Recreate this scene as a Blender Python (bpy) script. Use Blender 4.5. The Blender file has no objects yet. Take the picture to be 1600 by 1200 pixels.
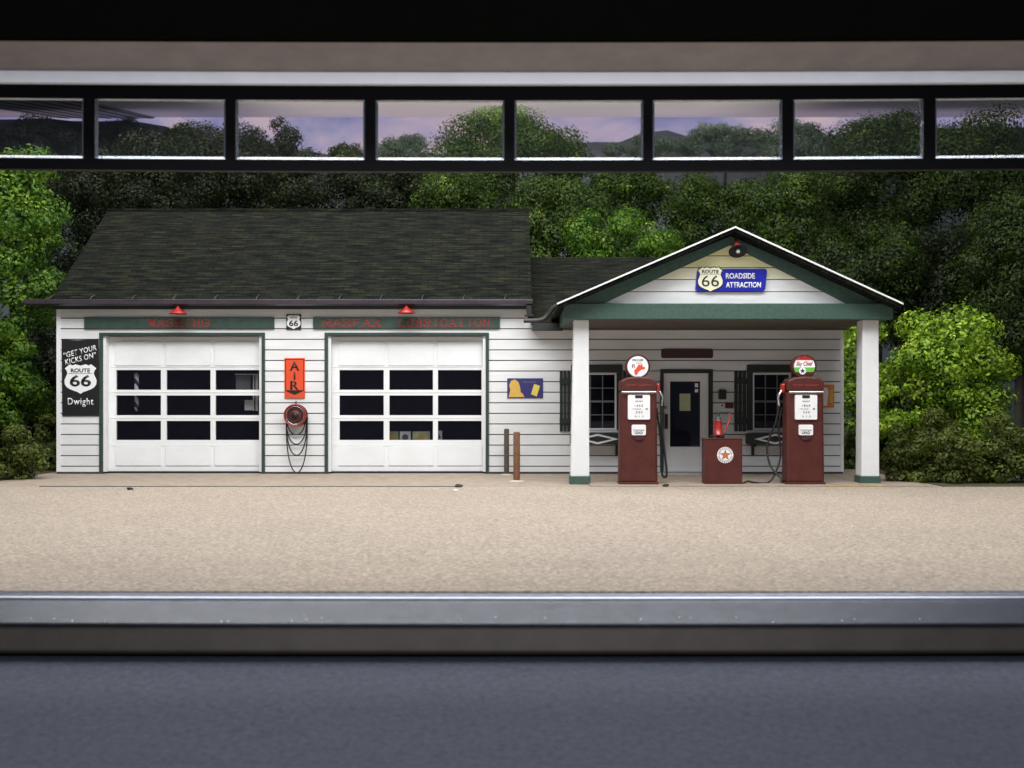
import bpy, bmesh, math, random
import numpy as np
from mathutils import Vector, Matrix
random.seed(7)
S = bpy.context.scene
COL = S.collection
R = math.radians
D0 = 17.0            # camera to station wall
CZ = 1.2             # camera height above the forecourt

# ---------------------------------------------------------------- camera
cam = bpy.data.cameras.new('camera'); co = bpy.data.objects.new('camera', cam); COL.objects.link(co)
co.location = (0, -D0, CZ); co.rotation_euler = (R(90), 0, 0)
cam.sensor_width = 36; cam.lens = 38.25; cam.shift_y = 20/1600
cam.clip_start = 0.05; cam.clip_end = 300
cam.dof.use_dof = True; cam.dof.focus_distance = 15.8; cam.dof.aperture_fstop = 1.7
S.camera = co
# ---------------------------------------------------------------- world + lamps
w = bpy.data.worlds.new('World'); S.world = w; w.use_nodes = True
bg = w.node_tree.nodes['Background']; bg.inputs[0].default_value = (0.75, 0.85, 1, 1); bg.inputs[1].default_value = 0.10
def area(name, loc, target, sx, sy, energy, col):
    l = bpy.data.lights.new(name, 'AREA'); l.shape = 'RECTANGLE'; l.size = sx; l.size_y = sy; l.energy = energy; l.color = col
    o = bpy.data.objects.new(name, l); COL.objects.link(o); o.location = loc
    o.rotation_euler = (Vector(target)-Vector(loc)).to_track_quat('-Z', 'Y').to_euler()
    return o
area('overhead_lamp', (-1, -6.5, 11), (0, 0.5, 0.8), 17, 6, 1700, (1, .97, .93))
area('high_front_lamp', (0, -9.2, 10), (0, 0, 1.3), 16, 4, 1250, (.93, .96, 1))
area('low_front_fill', (0, -19, 5.0), (0, 0, 1.6), 9, 3, 330, (.90, .95, 1))  # unseen fill added to brighten wall and porch from the front
area('rear_fill', (-3, 2.0, 13.5), (0, 8, 2.5), 22, 4, 1800, (1, .98, .9))  # unseen light added over the wood to brighten the trees
cl = area('ceiling_fill', (0, -9.2, 4.0), (0, 20, 13.6), 18, .2, 3900, (1, .96, .94)); cl.data.spread = R(13)  # unseen light added behind the hood to brighten the case ceiling
rl_ = area('lip_fill', (0, -18.5, -1.0), (0, -10.6, 3.1), 6, .5, 42, (1, .98, 1)); rl_.data.spread = R(60)  # unseen low light added in front to brighten the hood's pale lip
S.view_settings.view_transform = 'Standard'; S.view_settings.look = 'None'
S.view_settings.exposure = 0; S.view_settings.gamma = 1
S.render.engine = 'CYCLES'

# ---------------------------------------------------------------- helpers
def PX(px, d): return (px-800)*d/1700.0
def PZ(py, d): return CZ + (620-py)*d/1700.0
ORG = {}
def tag(o, label=None, cat=None, group=None, kind=None):
    if label: o['label'] = label
    if cat: o['category'] = cat
    if group: o['group'] = group
    if kind: o['kind'] = kind
    return o
def thing(name, loc, label, cat, group=None):
    o = bpy.data.objects.new(name, None); COL.objects.link(o); o.location = loc; o.empty_display_size = .1
    ORG[o.name] = Vector(loc); return tag(o, label, cat, group)

class MB:
    def __init__(s): s.v = []; s.f = []; s.sm = []; s.uv = {}
    def add(s, vs, fs, smooth=False):
        n = len(s.v); s.v += [tuple(v) for v in vs]
        for f in fs: s.f.append(tuple(i+n for i in f)); s.sm.append(smooth)
        return s
    def box(s, x0, x1, y0, y1, z0, z1):
        v = [(x, y, z) for z in (z0, z1) for y in (y0, y1) for x in (x0, x1)]
        return s.add(v, [(0,2,3,1),(4,5,7,6),(0,1,5,4),(2,6,7,3),(0,4,6,2),(1,3,7,5)])
    def obox(s, c, hx, hy, hz, M):
        v = [Vector(c)+M@Vector((x*hx, y*hy, z*hz)) for z in (-1,1) for y in (-1,1) for x in (-1,1)]
        return s.add(v, [(0,2,3,1),(4,5,7,6),(0,1,5,4),(2,6,7,3),(0,4,6,2),(1,3,7,5)])
    def prism(s, pts, y0, y1):          # polygon in XZ, extruded along Y (front = y0)
        n = len(pts); v = [(x, y0, z) for x, z in pts]+[(x, y1, z) for x, z in pts]
        a = sum(pts[i][0]*pts[(i+1)%n][1]-pts[(i+1)%n][0]*pts[i][1] for i in range(n))
        f = [tuple(range(n)), tuple(reversed(range(n, 2*n)))]+[(i, n+i, n+(i+1)%n, (i+1)%n) for i in range(n)]
        if a < 0: f = [tuple(reversed(q)) for q in f]
        return s.add(v, f)
    def ext(s, prof, xs, bow=0.0):      # (y,z) open or closed profile extruded along X stations
        n = len(prof); v = []
        for x in xs: v += [(x, y, z+bow*x*x) for y, z in prof]
        f = []
        for k in range(len(xs)-1):
            for i in range(n):
                j = (i+1) % n
                f.append((k*n+i, k*n+j, (k+1)*n+j, (k+1)*n+i))
        f.append(tuple(reversed(range(n)))); f.append(tuple(range((len(xs)-1)*n, len(xs)*n)))
        return s.add(v, f)
    def tube(s, pts, r, n=8, caps=True):
        pts = [Vector(p) for p in pts]; rs = r if isinstance(r, (list, tuple)) else [r]*len(pts)
        v = []; up = None
        for i, p in enumerate(pts):
            t = (pts[min(i+1, len(pts)-1)]-pts[max(i-1, 0)]).normalized()
            if up is None: up = t.orthogonal().normalized()
            up = (up-t*up.dot(t)).normalized(); b = t.cross(up)
            for k in range(n):
                a = 2*math.pi*k/n; v.append(p+(up*math.cos(a)+b*math.sin(a))*rs[i])
        f = [(i*n+k, i*n+(k+1)%n, (i+1)*n+(k+1)%n, (i+1)*n+k) for i in range(len(pts)-1) for k in range(n)]
        s.add(v, f, True)
        if caps: s.add([v[k] for k in range(n)], [tuple(reversed(range(n)))]); s.add(v[-n:], [tuple(range(n))])
        return s
    def lathe(s, prof, c, axis='Z', n=24, smooth=True):   # prof (r,h)
        c = Vector(c); v = []
        for r_, h in prof:
            for k in range(n):
                a = 2*math.pi*k/n; x, y = r_*math.cos(a), r_*math.sin(a)
                v.append(c+(Vector((x, y, h)) if axis == 'Z' else Vector((x, h, y)) if axis == 'Y' else Vector((h, x, y))))
        f = [(i*n+k, i*n+(k+1)%n, (i+1)*n+(k+1)%n, (i+1)*n+k) for i in range(len(prof)-1) for k in range(n)]
        if axis == 'Y': f = [tuple(reversed(q)) for q in f]
        s.add(v, f, smooth)
        e = [tuple(reversed(range(n)))]; g = [tuple(range(n))]
        if prof[0][0] > 1e-4: s.add(v[:n], e if axis != 'Y' else g)
        if prof[-1][0] > 1e-4: s.add(v[-n:], g if axis != 'Y' else e)
        return s
    def build(s, name, m, parent=None, org=None, bevel=0, uvfn=None):
        o0 = Vector((0,0,0))
        if parent is not None:
            o0 = ORG.get(parent.name, Vector((0,0,0)))
        elif org is not None: o0 = Vector(org)
        me = bpy.data.meshes.new(name); me.from_pydata([Vector(v)-o0 for v in s.v], [], s.f)
        me.polygons.foreach_set('use_smooth', s.sm)
        if uvfn:
            uvl = me.uv_layers.new(name='uv')
            for lp in me.loops: uvl.data[lp.index].uv = uvfn(s.v[lp.vertex_index])
        me.materials.append(m); me.update()
        ob = bpy.data.objects.new(name, me); COL.objects.link(ob)
        if parent is not None: ob.parent = parent; ORG[ob.name] = o0
        elif org is not None: ob.location = o0; ORG[ob.name] = o0
        if bevel:
            b = ob.modifiers.new('bevel', 'BEVEL'); b.width = bevel; b.segments = 2; b.limit_method = 'ANGLE'; b.angle_limit = R(35)
        return ob

def nt(name):
    m = bpy.data.materials.new(name); m.use_nodes = True; t = m.node_tree
    return m, t, t.nodes['Principled BSDF']
def mat(name, col, rough=.6, metal=0, var=.12, scale=4, bump=0, bscale=60, stretch=(1,1,1), spec=.5, col2=None, coat=0, emit=0):
    m, t, p = nt(name); N, L = t.nodes, t.links
    tc = N.new('ShaderNodeTexCoord'); mp = N.new('ShaderNodeMapping'); mp.inputs['Scale'].default_value = stretch
    L.new(tc.outputs['Object'], mp.inputs[0])
    no = N.new('ShaderNodeTexNoise'); no.inputs['Scale'].default_value = scale; no.inputs['Detail'].default_value = 8; no.inputs['Roughness'].default_value = .65
    L.new(mp.outputs[0], no.inputs['Vector'])
    cr = N.new('ShaderNodeValToRGB')
    a = [c*(1-var) for c in col]; b = [min(1, c*(1+var)) for c in (col2 or col)]
    if col2: a = list(col); b = list(col2)
    cr.color_ramp.elements[0].position = .3; cr.color_ramp.elements[1].position = .7
    cr.color_ramp.elements[0].color = (*a, 1); cr.color_ramp.elements[1].color = (*b, 1)
    L.new(no.outputs['Fac'], cr.inputs[0]); L.new(cr.outputs[0], p.inputs['Base Color'])
    p.inputs['Roughness'].default_value = rough; p.inputs['Metallic'].default_value = metal
    p.inputs['Specular IOR Level'].default_value = spec; p.inputs['Coat Weight'].default_value = coat
    if emit: L.new(cr.outputs[0], p.inputs['Emission Color']); p.inputs['Emission Strength'].default_value = emit
    if bump:
        n2 = N.new('ShaderNodeTexNoise'); n2.inputs['Scale'].default_value = bscale; n2.inputs['Detail'].default_value = 5
        L.new(mp.outputs[0], n2.inputs['Vector'])
        bn = N.new('ShaderNodeBump'); bn.inputs['Strength'].default_value = bump; bn.inputs['Distance'].default_value = .02
        L.new(n2.outputs['Fac'], bn.inputs['Height']); L.new(bn.outputs[0], p.inputs['Normal'])
    return m

M = {}
M['siding'] = mat('white_siding_paint', (.76,.77,.775), .55, var=.10, scale=2.5, bump=.3, bscale=110, stretch=(.4,1,2))
M['cream'] = mat('siding_yellow_glow', (.82,.79,.42), .55, var=.04)  # yellow glow on the upper gable boards, put into their colour
M['pale'] = mat('pale_cream_paint_and_glow', (.82,.81,.60), .55, var=.04)  # fainter painted glow for the third gable board; plain cream on the sign shield
M['white'] = mat('white_paint', (.80,.81,.82), .45, var=.04, bump=.08)
M['door'] = mat('white_door_panel', (.80,.82,.83), .5, var=.05, scale=2, bump=.2, bscale=120)
M['trim'] = mat('dark_green_trim', (.028,.052,.040), .5, var=.25, scale=12, bump=.1)
M['shutter'] = mat('blackish_green_paint', (.014,.022,.020), .6, var=.3, scale=14, bump=.1)
M['fascia'] = mat('fascia_green_paint', (.045,.095,.075), .55, var=.2, scale=20, bump=.2, bscale=40)
M['board'] = mat('sign_green_paint', (.030,.062,.046), .55, var=.25, scale=10, bump=.2)
M['gutter'] = mat('gutter_metal', (.10,.09,.115), .32, metal=.7, var=.2)
M['dark'] = mat('dark_void', (.012,.011,.012), .9)
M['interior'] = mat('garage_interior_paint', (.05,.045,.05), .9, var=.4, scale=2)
M['foundation'] = mat('foundation_tar', (.03,.028,.03), .8)
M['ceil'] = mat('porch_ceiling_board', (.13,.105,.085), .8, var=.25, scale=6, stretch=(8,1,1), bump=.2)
M['maroon'] = mat('maroon_enamel', (.082,.019,.015), .48, var=.25, scale=5, bump=.08, bscale=200, coat=.1, spec=.3)
M['maroon2'] = mat('maroon_sign_paint', (.055,.012,.022), .6)
M['rubber'] = mat('black_rubber', (.015,.015,.016), .6)
M['iron'] = mat('dark_iron', (.022,.024,.024), .5, metal=.4)
M['ironlt'] = mat('galvanised_pipe', (.06,.055,.058), .5, metal=.5, var=.3)
M['pipeg'] = mat('dark_green_iron', (.03,.055,.05), .5, metal=.3)
M['chrome'] = mat('chrome', (.72,.73,.74), .22, metal=.9)
M['red'] = mat('red_enamel', (.38,.02,.015), .4, var=.15, coat=.4)
M['redtxt'] = mat('faded_red_letters', (.24,.03,.025), .6, var=.5, scale=40)
M['orange'] = mat('orange_red_enamel', (.72,.085,.03), .3, var=.1, coat=.5)
M['orange2'] = mat('orange_poster', (.78,.20,.03), .5)
M['black'] = mat('black_print', (.012,.012,.013), .45)
M['ink'] = mat('grey_ink', (.12,.12,.14), .6)
M['wtxt'] = mat('white_print', (.85,.86,.87), .5, var=.03)
M['blue'] = mat('blue_enamel', (.012,.02,.36), .35, coat=.4, var=.15)
M['navy'] = mat('navy_poster', (.02,.02,.22), .5, col2=(.04,.03,.10), scale=14)
M['gold'] = mat('golden_print', (.70,.34,.03), .6, col2=(.62,.48,.12), scale=20)
M['yellow'] = mat('yellow_print', (.75,.62,.10), .6)
M['green'] = mat('bright_green_print', (.12,.48,.06), .5)
M['bronze'] = mat('orange_star', (.60,.17,.04), .5)
M['rust'] = mat('rusty_pipe', (.20,.085,.030), .8, col2=(.10,.045,.025), scale=9, bump=.3)
M['brownp'] = mat('weathered_brown_pipe', (.10,.065,.045), .8, col2=(.05,.04,.035), scale=9, bump=.3)
M['conc'] = mat('pale_concrete', (.50,.45,.40), .9, var=.15)
M['curb'] = mat('yellow_worn_curb', (.42,.27,.09), .8, var=.3, scale=8)
M['bulb'] = mat('bulb_glass', (.7,.7,.7), .2)

def glass(name, tint, tr):
    m, t, p = nt(name); N, L = t.nodes, t.links
    p.inputs['Base Color'].default_value = (*tint, 1); p.inputs['Roughness'].default_value = .06
    tb = N.new('ShaderNodeBsdfTransparent'); mx = N.new('ShaderNodeMixShader'); mx.inputs[0].default_value = tr
    L.new(p.outputs[0], mx.inputs[1]); L.new(tb.outputs[0], mx.inputs[2])
    L.new(mx.outputs[0], N['Material Output'].inputs[0]); return m
M['glass'] = glass('dark_window_glass', (.012,.012,.02), .72)
M['blueglass'] = glass('reflection_tinted_glass', (.022,.025,.045), .45)  # blue reflection on the door put into the glass tint
M['clear'] = glass('clear_acrylic', (.3,.32,.36), .97)

def shingles():
    m, t, p = nt('asphalt_shingles'); N, L = t.nodes, t.links
    uv = N.new('ShaderNodeUVMap'); uv.uv_map = 'uv'
    b = N.new('ShaderNodeTexBrick'); b.inputs['Scale'].default_value = 1; b.inputs['Brick Width'].default_value = .24
    b.inputs['Row Height'].default_value = .062; b.inputs['Mortar Size'].default_value = .006; b.inputs['Bias'].default_value = -.1
    b.inputs['Color1'].default_value = (.009,.010,.011,1); b.inputs['Color2'].default_value = (.019,.020,.015,1); b.inputs['Mortar'].default_value = (.006,.006,.007,1)
    L.new(uv.outputs[0], b.inputs['Vector'])
    mp = N.new('ShaderNodeMapping'); mp.inputs['Scale'].default_value = (1.6, 14, 1); L.new(uv.outputs[0], mp.inputs[0])
    no = N.new('ShaderNodeTexNoise'); no.inputs['Scale'].default_value = 1.6; no.inputs['Detail'].default_value = 7; L.new(mp.outputs[0], no.inputs['Vector'])
    cr = N.new('ShaderNodeValToRGB'); cr.color_ramp.elements[0].position = .35; cr.color_ramp.elements[1].position = .68
    cr.color_ramp.elements[0].color = (.35,.36,.42,1); cr.color_ramp.elements[1].color = (1.5,1.6,1.15,1); L.new(no.outputs['Fac'], cr.inputs[0])
    mx = N.new('ShaderNodeMix'); mx.data_type = 'RGBA'; mx.blend_type = 'MULTIPLY'; mx.inputs[0].default_value = 1
    L.new(b.outputs['Color'], mx.inputs[6]); L.new(cr.outputs[0], mx.inputs[7]); L.new(mx.outputs[2], p.inputs['Base Color'])
    n3 = N.new('ShaderNodeTexNoise'); n3.inputs['Scale'].default_value = 70; L.new(uv.outputs[0], n3.inputs['Vector'])
    ad = N.new('ShaderNodeMath'); ad.operation = 'MULTIPLY_ADD'; ad.inputs[1].default_value = .4; L.new(n3.outputs['Fac'], ad.inputs[0]); L.new(b.outputs['Color'], ad.inputs[2])
    bn = N.new('ShaderNodeBump'); bn.inputs['Strength'].default_value = .6; bn.inputs['Distance'].default_value = .02
    L.new(ad.outputs[0], bn.inputs['Height']); L.new(bn.outputs[0], p.inputs['Normal'])
    p.inputs['Roughness'].default_value = .95; p.inputs['Specular IOR Level'].default_value = .08
    return m
M['roof'] = shingles()

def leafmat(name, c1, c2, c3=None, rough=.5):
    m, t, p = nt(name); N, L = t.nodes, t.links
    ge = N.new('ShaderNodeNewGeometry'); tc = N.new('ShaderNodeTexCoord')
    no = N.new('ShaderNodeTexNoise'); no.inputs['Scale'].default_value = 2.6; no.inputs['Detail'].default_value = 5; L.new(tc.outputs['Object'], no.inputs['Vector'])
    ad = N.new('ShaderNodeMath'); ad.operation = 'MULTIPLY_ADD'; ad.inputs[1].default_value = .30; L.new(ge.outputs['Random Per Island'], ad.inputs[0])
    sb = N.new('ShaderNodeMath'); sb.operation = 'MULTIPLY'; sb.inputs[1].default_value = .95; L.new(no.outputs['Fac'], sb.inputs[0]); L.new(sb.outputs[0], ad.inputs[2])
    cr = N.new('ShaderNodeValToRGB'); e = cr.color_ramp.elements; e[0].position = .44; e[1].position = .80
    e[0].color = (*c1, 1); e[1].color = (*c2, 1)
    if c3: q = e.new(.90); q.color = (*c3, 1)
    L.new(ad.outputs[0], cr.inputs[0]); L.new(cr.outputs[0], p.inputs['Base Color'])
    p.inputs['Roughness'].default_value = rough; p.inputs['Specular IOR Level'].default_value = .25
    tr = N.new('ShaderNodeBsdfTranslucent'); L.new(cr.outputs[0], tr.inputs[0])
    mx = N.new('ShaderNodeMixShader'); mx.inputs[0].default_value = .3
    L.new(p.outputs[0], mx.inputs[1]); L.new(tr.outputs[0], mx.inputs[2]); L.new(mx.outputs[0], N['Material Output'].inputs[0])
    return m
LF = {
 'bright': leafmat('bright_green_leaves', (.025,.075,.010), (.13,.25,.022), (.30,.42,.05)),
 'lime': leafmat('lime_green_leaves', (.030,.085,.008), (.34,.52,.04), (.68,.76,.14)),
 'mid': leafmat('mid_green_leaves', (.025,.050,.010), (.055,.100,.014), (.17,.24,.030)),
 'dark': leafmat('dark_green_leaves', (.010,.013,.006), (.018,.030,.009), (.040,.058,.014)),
 'darkr': leafmat('deep_olive_leaves', (.014,.024,.008), (.042,.075,.012), (.12,.18,.025)),
 'olive': leafmat('olive_hedge_leaves', (.042,.062,.012), (.13,.165,.030), (.20,.24,.05)),
 'far': leafmat('far_haze_tinted_leaves', (.10,.15,.11), (.17,.24,.155)),  # haze of distance put into the leaf colour
 'fardark': leafmat('far_dark_leaves', (.06,.075,.08), (.10,.12,.115)),  # dark leaves greyed by haze painted into the colour
}
M['bark'] = mat('bark', (.028,.024,.018), .9, var=.4, scale=8, bump=.5, bscale=20)

def smooth_path(pts, n=8):
    pts = [Vector(p) for p in pts]; out = []
    P = [pts[0]*2-pts[1]]+pts+[pts[-1]*2-pts[-2]]
    for i in range(1, len(P)-2):
        for k in range(n):
            t = k/n; a, b, c, d = P[i-1], P[i], P[i+1], P[i+2]
            out.append(.5*((2*b)+(c-a)*t+(2*a-5*b+4*c-d)*t*t+(3*b-a-3*c+d)*t**3))
    out.append(pts[-1]); return out

def text(s, cx, cz, y, w, h, m, parent, name='lettering', bold=.0, shear=0, rot=0, th=.004, spacing=1.0):
    cu = bpy.data.curves.new('t', 'FONT'); cu.body = s; cu.size = 1; cu.offset = bold; cu.shear = shear; cu.space_character = spacing
    cu.resolution_u = 3
    to = bpy.data.objects.new('t', cu); COL.objects.link(to); bpy.context.view_layer.update()
    me = bpy.data.meshes.new_from_object(to.evaluated_get(bpy.context.evaluated_depsgraph_get()))
    bpy.data.objects.remove(to); 
    vs = [v.co.copy() for v in me.vertices]
    x0 = min(v.x for v in vs); x1 = max(v.x for v in vs); y0 = min(v.y for v in vs); y1 = max(v.y for v in vs)
    o0 = ORG.get(parent.name, Vector((0,0,0))); c, sn = math.cos(rot), math.sin(rot)
    for v in me.vertices:
        a = (v.co.x-(x0+x1)/2)*w/(x1-x0); b = (v.co.y-(y0+y1)/2)*h/(y1-y0)
        v.co = Vector((cx+a*c-b*sn, y, cz+a*sn+b*c))-o0
    bm = bmesh.new(); bm.from_mesh(me)
    r = bmesh.ops.extrude_face_region(bm, geom=bm.faces[:]); 
    for e in r['geom']:
        if isinstance(e, bmesh.types.BMVert): e.co.y -= th
    bmesh.ops.recalc_face_normals(bm, faces=bm.faces[:]); bm.to_mesh(me); bm.free()
    me.name = name; me.materials.clear(); me.materials.append(m)
    ob = bpy.data.objects.new(name, me); COL.objects.link(ob); ob.parent = parent; ORG[ob.name] = o0
    return ob

# slab-serif stroke alphabet for the painted boards
SL = {'W':[((0,1),(.25,0)),((.25,0),(.5,.8)),((.5,.8),(.75,0)),((.75,0),(1,1))],
 'A':[((0,0),(.5,1)),((.5,1),(1,0)),((.2,.35),(.8,.35))],
 'S':[((1,.8),(.8,1),(.2,1),(0,.8),(.05,.58),(.95,.42),(1,.2),(.8,0),(.2,0),(0,.2))],
 'H':[((.1,0),(.1,1)),((.9,0),(.9,1)),((.1,.5),(.9,.5))],'I':[((.5,0),(.5,1))],
 'N':[((.1,0),(.1,1)),((.1,1),(.9,0)),((.9,0),(.9,1))],
 'G':[((1,.8),(.75,1),(.25,1),(0,.75),(0,.25),(.25,0),(.75,0),(.95,.2),(.95,.45),(.6,.45))],
 'M':[((.05,0),(.05,1)),((.05,1),(.5,.3)),((.5,.3),(.95,1)),((.95,1),(.95,0))],
 'R':[((.1,0),(.1,1)),((.1,1),(.8,1),(.95,.85),(.95,.65),(.8,.5),(.1,.5)),((.5,.5),(.95,0))],
 'F':[((.1,0),(.1,1)),((.1,1),(.95,1)),((.1,.52),(.7,.52))],'X':[((0,0),(1,1)),((0,1),(1,0))],
 'L':[((.15,1),(.15,0)),((.15,0),(.95,0))],'U':[((.1,1),(.1,.25),(.3,0),(.7,0),(.9,.25),(.9,1))],
 'B':[((.1,0),(.1,1)),((.1,1),(.75,1),(.9,.85),(.9,.65),(.75,.52),(.1,.52)),((.75,.52),(.95,.38),(.95,.15),(.8,0),(.1,0))],
 'C':[((1,.8),(.75,1),(.25,1),(0,.75),(0,.25),(.25,0),(.75,0),(1,.2))],
 'T':[((.5,0),(.5,1)),((0,1),(1,1))],
 'O':[((.25,0),(.75,0),(1,.25),(1,.75),(.75,1),(.25,1),(0,.75),(0,.25),(.25,0))]}
SERIF = {'W':[(0,1),(1,1),(.5,.8)],'A':[(0,0),(1,0)],'H':[(.1,0),(.9,0),(.1,1),(.9,1)],'I':[(.5,0),(.5,1)],'N':[(.1,0),(.1,1),(.9,1)],
 'M':[(.05,0),(.95,0),(.05,1),(.95,1)],'R':[(.1,0),(.1,1),(.95,0)],'F':[(.1,0),(.1,1)],'X':[(0,0),(1,0),(0,1),(1,1)],'L':[(.15,0),(.15,1)],
 'U':[(.1,1),(.9,1)],'B':[(.1,0),(.1,1)],'T':[(.5,0)]}
def slab_text(s, x0, x1, z0, z1, y, m, parent):
    mb = MB(); n = len(s); pitch = (x1-x0)/n; lw = pitch*.74; hz = z1-z0; t = .011; k = 0
    for i, ch in enumerate(s):
        if ch == ' ': continue
        ox = x0+i*pitch+pitch*.12
        def seg(a, b, t=t):
            nonlocal k; k += 1
            ax, az, bx, bz = ox+a[0]*lw, z0+a[1]*hz, ox+b[0]*lw, z0+b[1]*hz
            dx, dz = bx-ax, bz-az; l = math.hypot(dx, dz); nx, nz = -dz/l*t, dx/l*t; ex, ez = dx/l*t*.6, dz/l*t*.6
            yy = y-.004-(k % 5)*.0006
            mb.prism([(ax-ex+nx, az-ez+nz), (ax-ex-nx, az-ez-nz), (bx+ex-nx, bz+ez-nz), (bx+ex+nx, bz+ez+nz)], yy, y+.001)
        for st in SL[ch]:
            for a, b in zip(st, st[1:]): seg(a, b)
        for q in SERIF.get(ch, []): seg((q[0]-.2, q[1]), (q[0]+.2, q[1]), .008)
    return mb.build('lettering', m, parent)

def shield_pts(cx, cz, w, h):
    half = [(0,.93),(.18,.97),(.32,1.0),(.50,.94),(.66,1.0),(.82,.90),(.98,.80),(.86,.68),(.82,.55),(.90,.40),(1.0,.22),(.98,.02),(.86,-.12),(.66,-.22),(.40,-.30),(.18,-.36),(0,-.45)]
    half = [(a, (b+.45)/1.45) for a, b in half]
    p = [(cx+a*w/2, cz-h/2+b*h) for a, b in half]+[(cx-a*w/2, cz-h/2+b*h) for a, b in reversed(half[1:-1])]
    return p[::-1]
def circle_pts(cx, cz, r, n=28): return [(cx+r*math.cos(2*math.pi*k/n), cz+r*math.sin(2*math.pi*k/n)) for k in range(n)]
def star_pts(cx, cz, r, q=.4): return [(cx+(r if k%2==0 else r*q)*math.sin(math.pi*k/5), cz+(r if k%2==0 else r*q)*math.cos(math.pi*k/5)) for k in range(10)][::-1]
def rrect(x0, x1, z0, z1, r, n=4, sk=0):
    p = []
    for cx, cz, a0 in ((x1-r, z0+r, -90), (x1-r, z1-r, 0), (x0+r, z1-r, 90), (x0+r, z0+r, 180)):
        for k in range(n+1):
            a = R(a0+90*k/n); X_ = cx+r*math.cos(a); Z_ = cz+r*math.sin(a); p.append((X_+sk*(Z_-z0), Z_))
    return p

# ================================================================ SETTING
def floormat():
    m, t, p = nt('beige_flecked_board'); N, L = t.nodes, t.links
    tc = N.new('ShaderNodeTexCoord'); mp = N.new('ShaderNodeMapping'); mp.inputs['Scale'].default_value = (.75, 1.15, 1); L.new(tc.outputs['Object'], mp.inputs[0])
    a = N.new('ShaderNodeTexNoise'); a.inputs['Scale'].default_value = 46; a.inputs['Detail'].default_value = 9; a.inputs['Roughness'].default_value = .78; L.new(mp.outputs[0], a.inputs['Vector'])
    cr = N.new('ShaderNodeValToRGB'); e = cr.color_ramp.elements; e[0].position = .36; e[1].position = .63
    e[0].color = (.13,.099,.074,1); e[1].color = (.60,.51,.42,1); q = e.new(.5); q.color = (.35,.292,.238,1)
    L.new(a.outputs['Fac'], cr.inputs[0])
    b = N.new('ShaderNodeTexNoise'); b.inputs['Scale'].default_value = .6; b.inputs['Detail'].default_value = 4; L.new(tc.outputs['Object'], b.inputs['Vector'])
    c2 = N.new('ShaderNodeValToRGB'); c2.color_ramp.elements[0].color = (.94,.94,.95,1); c2.color_ramp.elements[1].color = (1.04,1.03,1.01,1)
    c2.color_ramp.elements[0].position = .3; c2.color_ramp.elements[1].position = .7; L.new(b.outputs['Fac'], c2.inputs[0])
    mx = N.new('ShaderNodeMix'); mx.data_type = 'RGBA'; mx.blend_type = 'MULTIPLY'; mx.inputs[0].default_value = 1
    L.new(cr.outputs[0], mx.inputs[6]); L.new(c2.outputs[0], mx.inputs[7]); L.new(mx.outputs[2], p.inputs['Base Color'])
    bn = N.new('ShaderNodeBump'); bn.inputs['Strength'].default_value = .5; bn.inputs['Distance'].default_value = .012
    L.new(a.outputs['Fac'], bn.inputs['Height']); L.new(bn.outputs[0], p.inputs['Normal'])
    p.inputs['Roughness'].default_value = .75; return m
M['floor'] = floormat()
M['pave'] = mat('brown_forecourt_concrete', (.26,.205,.16), .9, col2=(.40,.33,.26), scale=5, bump=.4, bscale=50)
YB = -2.63                                 # rear edge of the display board
tag(MB().box(-12, 12, -10.35, YB, -.06, .012).build('floor', M['floor']), kind='structure')
tag(MB().box(-16, 16, YB+.02, 30, -.1, 0).build('pavement', M['pave']), kind='structure')
def groundgrass():
    return mat('dark_grass', (.03,.035,.015), .95, col2=(.09,.085,.04), scale=6, bump=.6, bscale=30)
M['grass'] = groundgrass()
g1 = MB().prism([(-16,0),(-7.3,0),(-7.3,.01),(-16,.01)], -2.2, 30)
g1.box(5.75, 16, -2.58, 30, 0.001, .011); g1.box(-7.29, 5.59, 4.6, 30, .001, .011)
tag(g1.build('verge', M['grass']), kind='structure')

def skymat():
    m, t, p = nt('purple_clouded_sky'); N, L = t.nodes, t.links
    tc = N.new('ShaderNodeTexCoord'); mp = N.new('ShaderNodeMapping'); mp.inputs['Scale'].default_value = (.13, 1, .22); L.new(tc.outputs['Object'], mp.inputs[0])
    a = N.new('ShaderNodeTexNoise'); a.inputs['Scale'].default_value = 1.6; a.inputs['Detail'].default_value = 5; a.inputs['Distortion'].default_value = .4; L.new(mp.outputs[0], a.inputs['Vector'])
    cr = N.new('ShaderNodeValToRGB'); e = cr.color_ramp.elements; e[0].position = .40; e[1].position = .62
    e[0].color = (.15,.15,.28,1); e[1].color = (.42,.31,.35,1); q = e.new(.5); q.color = (.24,.22,.33,1)
    L.new(a.outputs['Fac'], cr.inputs[0])
    em = N.new('ShaderNodeEmission'); em.inputs[1].default_value = 1.35; L.new(cr.outputs[0], em.inputs[0])
    L.new(em.outputs[0], N['Material Output'].inputs[0]); return m
SD = 42.0
sk = MB().box(-34, 34, SD-D0, SD-D0+.3, -.5, PZ(182, SD)); tag(sk.build('sky', skymat()), kind='structure')
M['lid'] = mat('off_white_lid', (.78,.72,.68), .7, var=.04, scale=1)
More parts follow.
